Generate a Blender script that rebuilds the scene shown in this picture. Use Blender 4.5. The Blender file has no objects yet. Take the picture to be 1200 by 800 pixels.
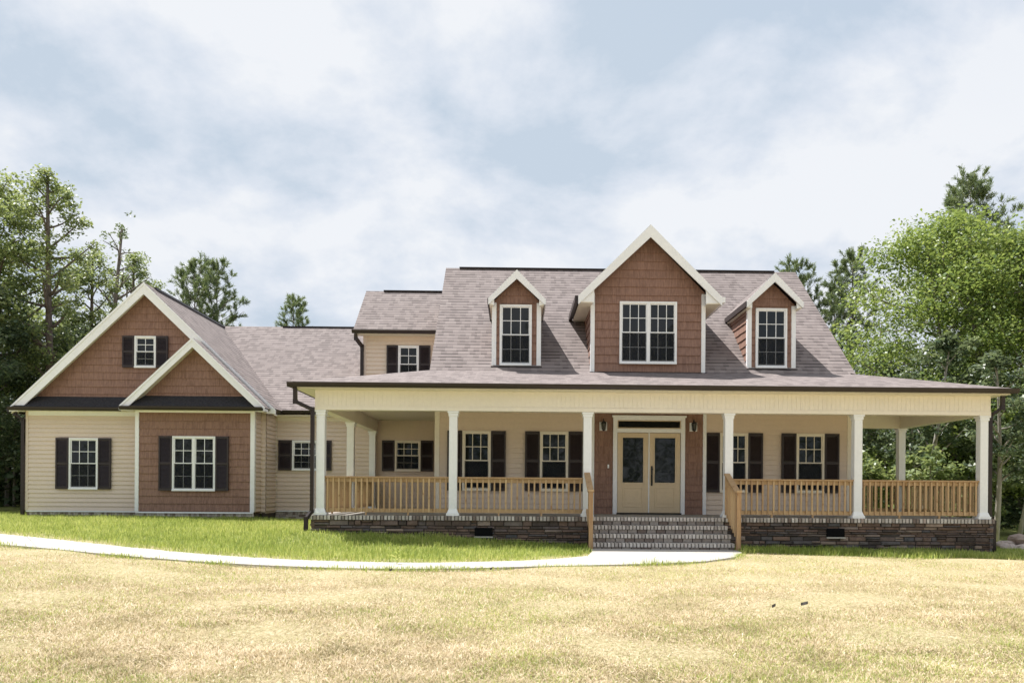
import bpy, math, random
import numpy as np
from mathutils import Vector

# ------------------------------------------------------------------ camera, sky, sun, exposure
sc = bpy.context.scene
COL = sc.collection
F_PX, PPX, PPY, EYE = 940.0, 621.0, 574.0, 1.29
cam_d = bpy.data.cameras.new('camera')
cam = bpy.data.objects.new('camera', cam_d)
COL.objects.link(cam)
cam_d.sensor_width = 36.0
cam_d.sensor_fit = 'HORIZONTAL'
cam_d.lens = 36.0 * F_PX / 1200.0
cam_d.shift_x = -(PPX - 600.0) / 1200.0
cam_d.shift_y = (PPY - 400.0) / 1200.0
cam_d.clip_end = 3000
from mathutils import Matrix
cam.matrix_world = (Matrix.Translation((0, 0, EYE)) @ Matrix.Rotation(math.radians(-1.08), 4, 'Z')
                    @ Matrix.Rotation(math.radians(90), 4, 'X') @ Matrix.Rotation(0.007, 4, 'Z'))
sc.camera = cam
sc.render.resolution_x = 1024
sc.render.resolution_y = 682
sc.render.engine = 'CYCLES'
sc.view_settings.view_transform = 'Standard'
sc.view_settings.look = 'None'
sc.view_settings.gamma = 1
sc.view_settings.use_curve_mapping = False
sc.view_settings.exposure = 0.84

SUN_TO = Vector((-0.42, 0.28, 1.0)).normalized()      # direction towards the sun: left, a little behind the house
elev = math.asin(SUN_TO.z)
azim = math.atan2(SUN_TO.x, SUN_TO.y)                  # clockwise from +Y
w = bpy.data.worlds.new('World')
sc.world = w
w.use_nodes = True
nt = w.node_tree
nt.nodes.clear()
N = nt.nodes.new
L = nt.links.new
out = N('ShaderNodeOutputWorld'); bg = N('ShaderNodeBackground'); sky = N('ShaderNodeTexSky')
sky.sky_type = 'NISHITA'; sky.sun_disc = False; sky.sun_elevation = elev; sky.sun_rotation = azim
tc = N('ShaderNodeTexCoord'); sep = N('ShaderNodeSeparateXYZ'); L(tc.outputs['Generated'], sep.inputs[0])
mx = N('ShaderNodeMath'); mx.operation = 'MAXIMUM'; mx.inputs[1].default_value = 0.0; L(sep.outputs[2], mx.inputs[0])
ad = N('ShaderNodeMath'); ad.operation = 'ADD'; ad.inputs[1].default_value = 0.42; L(mx.outputs[0], ad.inputs[0])
dx = N('ShaderNodeMath'); dx.operation = 'DIVIDE'; L(sep.outputs[0], dx.inputs[0]); L(ad.outputs[0], dx.inputs[1])
dy = N('ShaderNodeMath'); dy.operation = 'DIVIDE'; L(sep.outputs[1], dy.inputs[0]); L(ad.outputs[0], dy.inputs[1])
cb = N('ShaderNodeCombineXYZ'); L(dx.outputs[0], cb.inputs[0]); L(dy.outputs[0], cb.inputs[1])
def cloud(scale, detail, rough, dist, off):
    mp = N('ShaderNodeMapping'); mp.inputs['Location'].default_value = off
    mp.inputs['Scale'].default_value = (1.0, 1.0, 1.0)
    L(cb.outputs[0], mp.inputs[0])
    n = N('ShaderNodeTexNoise'); n.inputs['Scale'].default_value = scale; n.inputs['Detail'].default_value = detail
    n.inputs['Roughness'].default_value = rough; n.inputs['Distortion'].default_value = dist
    L(mp.outputs[0], n.inputs['Vector']); return n
n1 = cloud(2.6, 14, 0.58, 0.12, (3.1, 1.7, 0.0))
n2 = cloud(0.8, 6, 0.5, 0.3, (7.4, -2.2, 4.0))
r1 = N('ShaderNodeValToRGB'); L(n1.outputs['Fac'], r1.inputs[0])
r1.color_ramp.elements[0].position = 0.40; r1.color_ramp.elements[0].color = (3.2, 3.72, 4.35, 1)
r1.color_ramp.elements[1].position = 0.57; r1.color_ramp.elements[1].color = (4.9, 5.05, 5.3, 1)
e = r1.color_ramp.elements.new(0.49); e.color = (4.1, 4.42, 4.92, 1)
r2 = N('ShaderNodeValToRGB'); L(n2.outputs['Fac'], r2.inputs[0])      # where the cloud cover thins to blue
r2.color_ramp.elements[0].position = 0.30; r2.color_ramp.elements[0].color = (0.88, 0.88, 0.88, 1)
r2.color_ramp.elements[1].position = 0.55; r2.color_ramp.elements[1].color = (1.0, 1.0, 1.0, 1)
mixc = N('ShaderNodeMix'); mixc.data_type = 'RGBA'
L(r2.outputs[0], mixc.inputs[0]); L(sky.outputs[0], mixc.inputs[6]); L(r1.outputs[0], mixc.inputs[7])
L(mixc.outputs[2], bg.inputs[0]); bg.inputs[1].default_value = 0.10
L(bg.outputs[0], out.inputs[0])

sd = bpy.data.lights.new('sun', 'SUN'); sd.energy = 4.7; sd.angle = math.radians(0.53); sd.color = (1.0, 0.97, 0.93)
so = bpy.data.objects.new('sun', sd); COL.objects.link(so)
so.rotation_euler = (-SUN_TO).to_track_quat('-Z', 'Y').to_euler()
so.location = (-20, 30, 60)

# ------------------------------------------------------------------ materials
class Mat:
    def __init__(s, name):
        s.m = bpy.data.materials.new(name); s.m.use_nodes = True; s.t = s.m.node_tree
        s.b = s.t.nodes['Principled BSDF']; s.out = s.t.nodes['Material Output']
        s.geo = s.n('NewGeometry')
    def n(s, k, **kw):
        x = s.t.nodes.new('ShaderNode' + k)
        for a, v in kw.items(): setattr(x, a, v)
        return x
    def l(s, a, b): s.t.links.new(a, b)
    def mapping(s, scale, src=None):
        m = s.n('Mapping'); m.inputs['Scale'].default_value = scale
        s.l(src or s.geo.outputs['Position'], m.inputs[0]); return m.outputs[0]
    def noise(s, scale, detail=4, rough=0.55, stretch=(1, 1, 1), dist=0):
        n = s.n('TexNoise'); n.inputs['Scale'].default_value = scale; n.inputs['Detail'].default_value = detail
        n.inputs['Roughness'].default_value = rough; n.inputs['Distortion'].default_value = dist
        s.l(s.mapping(stretch), n.inputs['Vector']); return n.outputs['Fac']
    def ramp(s, src, stops):
        r = s.n('ValToRGB'); s.l(src, r.inputs[0]); el = r.color_ramp.elements
        while len(el) < len(stops): el.new(0.5)
        for e, (p, c) in zip(el, stops): e.position = p; e.color = (*c, 1) if len(c) == 3 else c
        return r.outputs[0]
    def attr(s, name='tint'):
        a = s.n('Attribute'); a.attribute_name = name; return a.outputs['Fac']
    def mix(s, f, a, b, mode='MIX'):
        m = s.n('Mix'); m.data_type = 'RGBA'; m.blend_type = mode
        for i, v in ((0, f), (6, a), (7, b)):
            if isinstance(v, (int, float)): m.inputs[i].default_value = v
            elif isinstance(v, tuple): m.inputs[i].default_value = (*v, 1)
            else: s.l(v, m.inputs[i])
        return m.outputs[2]
    def math(s, op, a, b=0.0, clamp=False):
        m = s.n('Math'); m.operation = op; m.use_clamp = clamp
        for i, v in ((0, a), (1, b)):
            if isinstance(v, (int, float)): m.inputs[i].default_value = v
            else: s.l(v, m.inputs[i])
        return m.outputs[0]
    def color(s, c):
        if isinstance(c, tuple): s.b.inputs['Base Color'].default_value = (*c, 1)
        else: s.l(c, s.b.inputs['Base Color'])
        return s
    def rough(s, r, spec=0.5):
        if isinstance(r, (int, float)): s.b.inputs['Roughness'].default_value = r
        else: s.l(r, s.b.inputs['Roughness'])
        s.b.inputs['Specular IOR Level'].default_value = spec; return s
    def bump(s, h, strength=0.3, dist=0.01):
        b = s.n('Bump'); b.inputs['Strength'].default_value = strength; b.inputs['Distance'].default_value = dist
        s.l(h, b.inputs['Height']); s.l(b.outputs[0], s.b.inputs['Normal']); return s

M = {}
def painted(name, c, r=0.5, var=0.10, spec=0.4):
    k = Mat(name)
    f = k.noise(0.9, 5, 0.6); g = k.noise(14, 3, 0.6)
    f = k.math('MULTIPLY', k.math('ADD', f, g), 0.5)
    dark = tuple(x * (1 - var) for x in c); lite = tuple(min(1, x * (1 + var * 0.6)) for x in c)
    k.color(k.ramp(f, [(0.35, dark), (0.65, lite)])).rough(r, spec); k.bump(k.noise(60, 2), 0.08, 0.003)
    M[name] = k.m
    return k
painted('trim', (0.83, 0.845, 0.87), 0.45, 0.05)
painted('siding', (0.70, 0.59, 0.50), 0.55, 0.06)
painted('beam_vinyl', (0.80, 0.745, 0.65), 0.5, 0.05)
painted('soffit', (0.74, 0.69, 0.58), 0.55, 0.06)
painted('dark_metal', (0.022, 0.014, 0.014), 0.35, 0.2)
painted('black_metal', (0.012, 0.012, 0.013), 0.3, 0.2)
painted('door_paint', (0.66, 0.53, 0.36), 0.4, 0.06)
painted('shutter', (0.030, 0.021, 0.024), 0.45, 0.25)
painted('matt_black', (0.008, 0.008, 0.009), 0.9, 0.2, 0.08)
painted('bulb', (0.75, 0.74, 0.70), 0.2, 0.02)

k = Mat('shake')                                       # stained shingle siding: grain runs down each shake
g = k.noise(3.0, 6, 0.7, (9, 9, 0.7)); h = k.noise(0.7, 3, 0.5)
a = k.mix(k.attr(), (0.195, 0.112, 0.083), (0.262, 0.155, 0.117))
a = k.mix(k.ramp(g, [(0.3, (0, 0, 0)), (0.7, (1, 1, 1))]), a, (0.30, 0.188, 0.15))
a = k.mix(0.25, a, k.mix(k.ramp(g, [(0.42, (0, 0, 0)), (0.6, (1, 1, 1))]), (0.13, 0.06, 0.042), (0.33, 0.18, 0.125)))
k.color(a).rough(0.65, 0.3); k.bump(g, 0.5, 0.004); M['shake'] = k.m

k = Mat('roof_shingle')                                # laminated asphalt shingles, laid in courses along the UVs (metres)
uv = k.n('UVMap').outputs[0]
br = k.n('TexBrick'); br.offset = 0.37; br.offset_frequency = 2; br.squash = 1.0
br.inputs['Color1'].default_value = (0, 0, 0, 1); br.inputs['Color2'].default_value = (1, 1, 1, 1); br.inputs['Mortar'].default_value = (0.5, 0.5, 0.5, 1)
br.inputs['Scale'].default_value = 1.0; br.inputs['Brick Width'].default_value = 0.15; br.inputs['Row Height'].default_value = 0.16
br.inputs['Mortar Size'].default_value = 0.0; br.inputs['Bias'].default_value = 0.0
k.l(uv, br.inputs['Vector'])
sepv = k.n('SeparateXYZ'); k.l(uv, sepv.inputs[0])
row = k.math('FRACT', k.math('DIVIDE', sepv.outputs[1], 0.16))
edge = k.ramp(row, [(0.0, (0.0, 0.0, 0.0)), (0.16, (0.05, 0.05, 0.05)), (0.32, (1, 1, 1))])   # dark line along the lower edge of each course
bw = k.n('RGBToBW'); k.l(br.outputs['Color'], bw.inputs[0])
base = k.ramp(bw.outputs[0], [(0.0, (0.150, 0.125, 0.120)), (0.35, (0.200, 0.168, 0.161)), (0.7, (0.228, 0.193, 0.184)), (1.0, (0.262, 0.224, 0.213))])
gr = k.n('TexNoise'); gr.inputs['Scale'].default_value = 90; gr.inputs['Detail'].default_value = 3; k.l(uv, gr.inputs['Vector'])
base = k.mix(0.35, base, k.ramp(gr.outputs['Fac'], [(0.3, (0.10, 0.08, 0.078)), (0.7, (0.36, 0.31, 0.298))]))
big = k.noise(0.55, 5, 0.6)
base = k.mix(0.10, base, k.ramp(big, [(0.35, (0.17, 0.14, 0.135)), (0.65, (0.32, 0.275, 0.265))]))
tabs = k.math('GREATER_THAN', bw.outputs[0], 0.45)
dk = k.mix(k.math('MULTIPLY', tabs, 0.45), edge, (1.0, 1.0, 1.0))
base = k.mix(0.80, base, k.mix(1.0, base, dk, 'MULTIPLY'))
k.color(base).rough(0.9, 0.25)
hgt = k.math('ADD', k.math('MULTIPLY', row, -0.6), k.math('MULTIPLY', tabs, 0.7))
k.bump(hgt, 0.6, 0.012); M['roof_shingle'] = k.m
k = Mat('charcoal_shingle'); g = k.noise(22, 5, .7, (1, 1, 2)); k.color(k.ramp(g, [(.35, (0.018, 0.018, 0.021)), (.65, (0.055, 0.053, 0.058))])).rough(.85, .2); k.bump(g, .5, .01); M['charcoal_shingle'] = k.m

k = Mat('pine_lumber')
g = k.noise(2.0, 6, 0.65, (14, 14, 1.2)); g2 = k.noise(9.0, 3, 0.5)
a = k.mix(k.attr(), (0.335, 0.195, 0.105), (0.62, 0.455, 0.265))
a = k.mix(k.ramp(g, [(0.35, (0, 0, 0)), (0.7, (1, 1, 1))]), a, (0.48, 0.33, 0.18))
a = k.mix(k.ramp(g2, [(0.62, (0, 0, 0)), (0.72, (0.7, 0.7, 0.7))]), a, (0.24, 0.11, 0.04))
k.color(a).rough(0.7, 0.25); k.bump(g, 0.3, 0.002); M['pine_lumber'] = k.m

k = Mat('stone')
g = k.noise(7, 6, 0.7); g2 = k.noise(24, 4, 0.7)
a = k.ramp(k.attr(), [(0.0, (0.06, 0.052, 0.05)), (0.3, (0.16, 0.115, 0.095)), (0.55, (0.20, 0.135, 0.105)), (0.8, (0.10, 0.10, 0.108)), (1.0, (0.34, 0.26, 0.21))])
a = k.mix(0.5, a, k.mix(1.0, a, k.ramp(g, [(0.3, (0.35, 0.35, 0.35)), (0.7, (1.6, 1.55, 1.5))]), 'MULTIPLY'))
k.color(a).rough(0.85, 0.3); k.bump(k.math('ADD', g, k.math('MULTIPLY', g2, 0.4)), 0.9, 0.02); M['stone'] = k.m
k = Mat('brick')
g = k.noise(20, 5, 0.7)
a = k.ramp(k.attr(), [(0.0, (0.20, 0.155, 0.135)), (0.35, (0.46, 0.42, 0.385)), (0.8, (0.62, 0.58, 0.54)), (1.0, (0.30, 0.17, 0.125))])
a = k.mix(0.4, a, k.mix(1.0, a, k.ramp(g, [(0.3, (0.5, 0.5, 0.5)), (0.7, (1.4, 1.4, 1.4))]), 'MULTIPLY'))
k.color(a).rough(0.85, 0.3); k.bump(g, 0.6, 0.006); M['brick'] = k.m
k = Mat('mortar'); g = k.noise(18, 5, 0.7)
k.color(k.ramp(g, [(0.3, (0.05, 0.042, 0.04)), (0.7, (0.11, 0.10, 0.09))])).rough(0.95, 0.2); k.bump(g, 0.5, 0.01); M['mortar'] = k.m
k = Mat('concrete'); g = k.noise(3, 7, 0.7); g2 = k.noise(40, 4, 0.7)
k.color(k.mix(0.5, k.ramp(g, [(0.3, (0.36, 0.335, 0.30)), (0.7, (0.50, 0.475, 0.44))]), k.ramp(g2, [(0.3, (0.35, 0.325, 0.29)), (0.7, (0.53, 0.505, 0.47))]))).rough(0.9, 0.3)
k.bump(g2, 0.3, 0.006); M['concrete'] = k.m
k = Mat('porch_concrete'); g = k.noise(3, 6, 0.7)
k.color(k.ramp(g, [(0.3, (0.24, 0.22, 0.20)), (0.7, (0.33, 0.31, 0.285))])).rough(0.85, 0.3); k.bump(k.noise(30, 3), 0.2, 0.004); M['porch_concrete'] = k.m

k = Mat('window_glass')
g = k.noise(1.3, 2, 0.5)
k.color((0.005, 0.007, 0.008)).rough(0.03, 0.45); k.b.inputs['IOR'].default_value = 1.5; k.bump(g, 0.12, 0.02); M['window_glass'] = k.m
k = Mat('insect_screen')
tr = k.n('BsdfTransparent'); ms = k.n('MixShader'); ms.inputs[0].default_value = 0.35
k.color((0.018, 0.02, 0.024)).rough(0.7, 0.2); k.l(tr.outputs[0], ms.inputs[1]); k.l(k.b.outputs[0], ms.inputs[2]); k.l(ms.outputs[0], k.out.inputs[0]); M['insect_screen'] = k.m
k = Mat('clear_glass')
k.color((0.9, 0.9, 0.9)).rough(0.05, 0.5); k.b.inputs['Transmission Weight'].default_value = 1.0; k.b.inputs['IOR'].default_value = 1.1; M['clear_glass'] = k.m

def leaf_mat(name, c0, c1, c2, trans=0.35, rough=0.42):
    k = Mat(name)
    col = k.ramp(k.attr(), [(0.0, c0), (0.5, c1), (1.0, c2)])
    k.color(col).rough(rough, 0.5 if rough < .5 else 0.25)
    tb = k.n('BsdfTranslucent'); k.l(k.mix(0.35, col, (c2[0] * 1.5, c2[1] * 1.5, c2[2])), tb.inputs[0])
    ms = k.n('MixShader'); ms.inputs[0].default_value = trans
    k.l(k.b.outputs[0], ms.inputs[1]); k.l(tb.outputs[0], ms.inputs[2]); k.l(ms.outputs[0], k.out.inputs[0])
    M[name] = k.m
leaf_mat('leaf_lime', (0.060, 0.115, 0.030), (0.155, 0.235, 0.058), (0.37, 0.42, 0.14), 0.4)
leaf_mat('leaf_green', (0.075, 0.125, 0.055), (0.185, 0.25, 0.095), (0.38, 0.41, 0.18), 0.4)
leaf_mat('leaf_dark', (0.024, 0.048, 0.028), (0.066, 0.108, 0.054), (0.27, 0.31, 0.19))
leaf_mat('pine_needle', (0.085, 0.135, 0.080), (0.14, 0.195, 0.095), (0.22, 0.25, 0.11), 0.4)
leaf_mat('grass_blade', (0.12, 0.20, 0.032), (0.31, 0.40, 0.085), (0.66, 0.64, 0.27), 0.35, 0.6)
leaf_mat('straw_blade', (0.18, 0.155, 0.065), (0.50, 0.395, 0.235), (0.76, 0.645, 0.475), 0.12, 0.7)
k = Mat('bark'); g = k.noise(5, 6, 0.7, (3, 3, 0.5))
k.color(k.mix(k.attr(), k.ramp(g, [(0.3, (0.055, 0.042, 0.034)), (0.7, (0.17, 0.135, 0.115))]), k.ramp(g, [(0.3, (0.22, 0.20, 0.17)), (0.7, (0.45, 0.42, 0.37))]))).rough(0.95, 0.2)
k.bump(g, 0.8, 0.03); M['bark'] = k.m

k = Mat('ground')                                      # dry thatch and soil, greener where the lawn is lush
lush = k.attr('lush')
n_big = k.noise(0.45, 6, 0.65, (1, 1, 1), 0.4); n_mid = k.noise(3.2, 7, 0.75, (1, 1, 1)); n_fine = k.noise(34, 6, 0.8, (1, 0.55, 1), 0.6)
dry = k.ramp(n_fine, [(0.30, (0.13, 0.10, 0.05)), (0.46, (0.40, 0.32, 0.18)), (0.62, (0.66, 0.56, 0.38))])
gre = k.ramp(n_fine, [(0.28, (0.09, 0.11, 0.03)), (0.5, (0.24, 0.27, 0.08)), (0.72, (0.42, 0.40, 0.18))])
f = k.math('ADD', k.math('MULTIPLY', k.math('SUBTRACT', n_big, 0.5), 2.2), k.math('MULTIPLY', k.math('SUBTRACT', n_mid, 0.5), 1.6))
f = k.math('ADD', f, 0.28, True)
dry = k.mix(k.math('MULTIPLY', f, 0.45), dry, gre)
k.color(k.mix(lush, dry, gre)).rough(0.95, 0.15); k.bump(k.math('ADD', n_fine, n_mid), 0.9, 0.03); M['ground'] = k.m

# ------------------------------------------------------------------ mesh builder
WLOC = {}
class MB:
    def __init__(s): s.v = []; s.f = []; s.mi = []; s.t = []; s.uv = []; s.anyuv = False
    def face(s, pts, mi=0, tint=0.5, uv=None):
        b = len(s.v); s.v.extend([tuple(p) for p in pts]); s.f.append(tuple(range(b, b + len(pts))))
        s.t.extend([tint] * len(pts)); s.mi.append(mi)
        if uv is None: s.uv.append([(0, 0)] * len(pts))
        else: s.uv.append(uv); s.anyuv = True
    def hexa(s, c, mi=0, tint=0.5):                     # 8 corners: bottom 4 counter-clockwise, top 4 the same
        b = len(s.v); s.v.extend([tuple(p) for p in c]); s.t.extend([tint] * 8)
        for q in ((0, 3, 2, 1), (4, 5, 6, 7), (0, 1, 5, 4), (1, 2, 6, 5), (2, 3, 7, 6), (3, 0, 4, 7)):
            s.f.append(tuple(b + i for i in q)); s.mi.append(mi); s.uv.append([(0, 0)] * 4)
    def box(s, x0, x1, y0, y1, z0, z1, mi=0, tint=0.5):
        s.hexa([(x0, y0, z0), (x1, y0, z0), (x1, y1, z0), (x0, y1, z0), (x0, y0, z1), (x1, y0, z1), (x1, y1, z1), (x0, y1, z1)], mi, tint)
    def bar(s, a, b, wx, wz, up=(0, 0, 1), mi=0, tint=0.5):   # square bar from a to b
        a = Vector(a); b = Vector(b); d = (b - a).normalized(); u = Vector(up)
        if abs(d.dot(u)) > 0.98: u = Vector((0, 1, 0))
        sx = d.cross(u).normalized(); sz = sx.cross(d).normalized()
        c = []
        for p in (a, b):
            for (i, j) in ((-1, -1), (1, -1), (1, 1), (-1, 1)): c.append(p + sx * i * wx / 2 + sz * j * wz / 2)
        s.hexa([c[0], c[1], c[2], c[3], c[4], c[5], c[6], c[7]], mi, tint)
    def tube(s, pts, rad, seg=8, mi=0, tint=0.5):
        pts = [Vector(p) for p in pts]; b = len(s.v); n = len(pts)
        for i, p in enumerate(pts):
            d = (pts[min(i + 1, n - 1)] - pts[max(i - 1, 0)]).normalized()
            u = Vector((0, 0, 1)) if abs(d.z) < 0.9 else Vector((1, 0, 0))
            sx = d.cross(u).normalized(); sy = sx.cross(d)
            r = rad[i] if isinstance(rad, (list, tuple)) else rad
            for j in range(seg):
                a = 2 * math.pi * j / seg; s.v.append(tuple(p + (sx * math.cos(a) + sy * math.sin(a)) * r)); s.t.append(tint)
        for i in range(n - 1):
            for j in range(seg):
                s.f.append((b + i * seg + j, b + i * seg + (j + 1) % seg, b + (i + 1) * seg + (j + 1) % seg, b + (i + 1) * seg + j)); s.mi.append(mi); s.uv.append([(0, 0)] * 4)
        s.f.append(tuple(b + j for j in range(seg))[::-1]); s.mi.append(mi); s.uv.append([(0, 0)] * seg)
        s.f.append(tuple(b + (n - 1) * seg + j for j in range(seg))); s.mi.append(mi); s.uv.append([(0, 0)] * seg)
    def slab(s, poly, th, mi_top=0, mi_side=1, down=(0, 0, -1)):  # planar polygon with thickness; UVs in metres up the slope
        P = [Vector(p) for p in poly]; n = Vector((0, 0, 0))
        for i in range(len(P)): n += (P[i] - P[0]).cross(P[(i + 1) % len(P)] - P[0])
        n.normalize()
        if n.z < 0: P = P[::-1]; n = -n
        e = Vector((-n.y, n.x, 0)); e = e.normalized() if e.length > 1e-5 else Vector((1, 0, 0)); u = n.cross(e)
        if u.z < 0: u = -u
        s.face(P, mi_top, 0.5, [(p.dot(e), p.dot(u)) for p in P])
        Q = [p - n * th for p in P]
        s.face(Q[::-1], mi_side)
        for i in range(len(P)):
            j = (i + 1) % len(P); s.face([P[i], Q[i], Q[j], P[j]], mi_side)
    def build(s, name, mats, parent=None, smooth=False, origin=None, bevel=0):
        if not isinstance(mats, (list, tuple)): mats = [mats]
        a = np.array(s.v, dtype=float)
        if origin is None:
            lo = a.min(0); hi = a.max(0); origin = ((lo[0] + hi[0]) / 2, (lo[1] + hi[1]) / 2, lo[2])
        o = Vector(origin); a = a - np.array(origin)
        me = bpy.data.meshes.new(name); me.from_pydata(a.tolist(), [], s.f)
        for m in mats: me.materials.append(M[m])
        me.polygons.foreach_set('material_index', s.mi)
        at = me.attributes.new('tint', 'FLOAT', 'POINT'); at.data.foreach_set('value', s.t)
        if s.anyuv:
            ul = me.uv_layers.new(name='UVMap'); flat = [c for f in s.uv for p in f for c in p]; ul.data.foreach_set('uv', flat)
        if smooth: me.polygons.foreach_set('use_smooth', [True] * len(s.f))
        me.update()
        ob = bpy.data.objects.new(name, me); COL.objects.link(ob)
        if parent is not None:
            ob.parent = parent; ob.location = o - WLOC[parent.name]
        else: ob.location = o
        WLOC[ob.name] = o
        if bevel:
            bm = ob.modifiers.new('bevel', 'BEVEL'); bm.width = bevel; bm.segments = 2; bm.limit_method = 'ANGLE'
        return ob
def tag(o, label=None, cat=None, group=None, kind=None):
    for kk, v in (('label', label), ('category', cat), ('group', group), ('kind', kind)):
        if v: o[kk] = v
    return o
def empty(name, loc, label, cat, group=None):
    o = bpy.data.objects.new(name, None); COL.objects.link(o); o.location = loc; o.empty_display_size = 0.3
    WLOC[o.name] = Vector(loc); return tag(o, label, cat, group)
rnd = random.Random(7)

# cladding: overlapping courses clipped to a convex wall outline. fr(u, z, off) -> world point
def clip_poly(poly, a, b):                              # keep the left side of a->b
    outp = []
    def side(p): return (b[0] - a[0]) * (p[1] - a[1]) - (b[1] - a[1]) * (p[0] - a[0])
    for i in range(len(poly)):
        p, q = poly[i], poly[(i + 1) % len(poly)]; sp, sq = side(p), side(q)
        if sp >= -1e-9: outp.append(p)
        if (sp > 1e-9 and sq < -1e-9) or (sp < -1e-9 and sq > 1e-9):
            t = sp / (sp - sq); outp.append((p[0] + (q[0] - p[0]) * t, p[1] + (q[1] - p[1]) * t))
    return outp
def clad(mb, fr, outline, course, kind):                # outline counter-clockwise in (u, z)
    z0 = min(p[1] for p in outline); z1 = max(p[1] for p in outline); u0 = min(p[0] for p in outline); u1 = max(p[0] for p in outline)
    z = z0; row_i = 0
    while z < z1 - 0.004:
        h = course
        cells = []
        if kind == 'lap': cells.append((u0, u1, 0.0, 0.5, 0.0))
        else:
            u = u0 - rnd.uniform(0, 0.25)
            while u < u1:
                wv = rnd.uniform(0.13, 0.30); cells.append((u + 0.001, u + wv - 0.001, rnd.uniform(-0.002, 0.002), rnd.random(), rnd.uniform(-0.004, 0.004))); u += wv
        for (a, b, dz, tint, zz) in cells:
            if kind == 'lap': poly = [(a, z), (b, z), (b, z + h), (a, z + h)]
            else: poly = [(a, z + zz), (b, z + zz), (b, z + h + 0.012), (a, z + h + 0.012)]
            for i in range(len(outline)):
                poly = clip_poly(poly, outline[i], outline[(i + 1) % len(outline)])
                if len(poly) < 3: break
            if len(poly) < 3: continue
            lip = 0.030 if kind == 'lap' else 0.026
            def off(p): return 0.003 + lip * max(0.0, min(1.0, 1 - (p[1] - z) / h)) + dz
            top = [fr(p[0], p[1], off(p)) for p in poly]; bot = [fr(p[0], p[1], -0.002) for p in poly]
            mb.face(top, 0, tint)
            for i in range(len(poly)):
                j = (i + 1) % len(poly)
                if poly[i][1] <= z + 0.02 and poly[j][1] <= z + 0.02 or kind != 'lap': mb.face([top[i], bot[i], bot[j], top[j]], 0, tint)
        z += h; row_i += 1
def front(Y): return lambda u, z, o: (u, Y - o, z)       # wall facing the camera
def facing_left(X): return lambda u, z, o: (X - o, -u, z)   # u = -y
def facing_right(X): return lambda u, z, o: (X + o, u, z)
def rect(u0, u1, z0, z1): return [(u0, z0), (u1, z0), (u1, z1), (u0, z1)]

# ------------------------------------------------------------------ terrain
XS = [-300, -60, -30, -14, -9, -4.5, -1.5, 1.2, 5, 11, 30, 60, 300]
ZL = [.4, .4, .36, .27, .21, .10, .04, 0, 0, -.11, -.3, -.5, -.5]      # lawn level out by the path
ZH = [.6, .6, .5, .41, .39, .34, .22, .03, .0, -.10, -.3, -.5, -.5]    # graded up against the house
def sm(a, b, t):
    t = np.clip((t - a) / (b - a), 0, 1); return t * t * (3 - 2 * t)
def zg(x, y):
    x = np.asarray(x, float); y = np.asarray(y, float); lo = np.interp(x, XS, ZL); hi = np.interp(x, XS, ZH)
    e = np.interp(x, [-6.5, -4.8], [21.5, 18.0]); b = e - np.interp(x, [-6.5, -4.8], [6, 2.2]); f = sm(5, 12, y)
    return (lo + (hi - lo) * sm(b, e, y)) * f - .06 * (1 - f)
PATH_UP = [(-30, 27.0), (-20.0, 22.3), (-15.5, 19.6), (-12.4, 17.83), (-10.83, 17.09), (-9.61, 16.45), (-8.28, 15.60), (-7.06, 14.85), (-6.03, 14.25), (-5.14, 13.82), (-4.34, 13.52), (-3.56, 13.33), (-2.83, 13.26), (-2.14, 13.28), (-1.46, 13.40), (-0.76, 13.66), (-0.04, 14.05), (0.73, 14.62), (1.40, 15.42), (1.60, 16.48), (1.62, 17.12)]
PATH_LO = [(-30, 24.8), (-20.0, 19.9), (-13.4, 16.6), (-10.54, 15.15), (-9.11, 14.42), (-8.12, 13.95), (-7.11, 13.42), (-6.17, 12.96), (-5.36, 12.62), (-4.6, 12.35), (-3.9, 12.17), (-3.22, 12.06), (-2.58, 12.03), (-1.95, 12.08), (-1.33, 12.22), (-0.7, 12.46), (-0.04, 12.82), (0.67, 13.2), (1.4, 13.53), (2.5, 13.88), (3.51, 14.45), (4.27, 15.41), (4.70, 16.5), (4.78, 17.12)]
pu = np.array(PATH_UP); pl = np.array(PATH_LO); pl[:, 1] += .16 * np.clip((2.0 - pl[:, 0]) / 3, 0, 1)
def path_up_y(x): return np.interp(x, pu[:, 0], pu[:, 1])
def path_lo_y(x): return np.interp(x, pl[:, 0], pl[:, 1])
def resample(p, n):
    d = np.r_[0, np.cumsum(np.hypot(*np.diff(p, axis=0).T))]; t = np.linspace(0, d[-1], n)
    return np.stack([np.interp(t, d, p[:, 0]), np.interp(t, d, p[:, 1])], 1)
def on_path(x, y, m=0.0): return (y > path_lo_y(x) + m) & (y < path_up_y(x) - m) & (x < 4.78)
def lush_at(x, y):
    x = np.asarray(x, float); y = np.asarray(y, float)
    wob = 0.25 * np.sin(x * 1.3 + 0.7) + 0.15 * np.sin(x * 3.1 + y)
    a = np.clip((y - path_up_y(x) - 0.15) / 0.9, 0, 1) * (x < 1.7)
    b = np.clip((y - (16.35 + wob * 0.6)) / 0.5, 0, 1) * (x >= 1.7)
    c = np.clip((np.abs(x) - 15) / 6, 0, 1) * np.clip((y - 15) / 4, 0, 1)
    return np.clip(np.maximum(np.maximum(a, b), c), 0, 1)
def axis(lo, hi, step, far):
    a = np.arange(lo, hi + 1e-6, step); r = []; d = step; p = hi
    while p < far: d *= 1.35; p += d; r.append(p)
    l = []; d = step; p = lo
    while p > -far: d *= 1.35; p -= d; l.append(p)
    return np.array(l[::-1] + list(a) + r)
gx = axis(-24, 24, 0.3, 600); gy = axis(2, 30, 0.3, 900)
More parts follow.
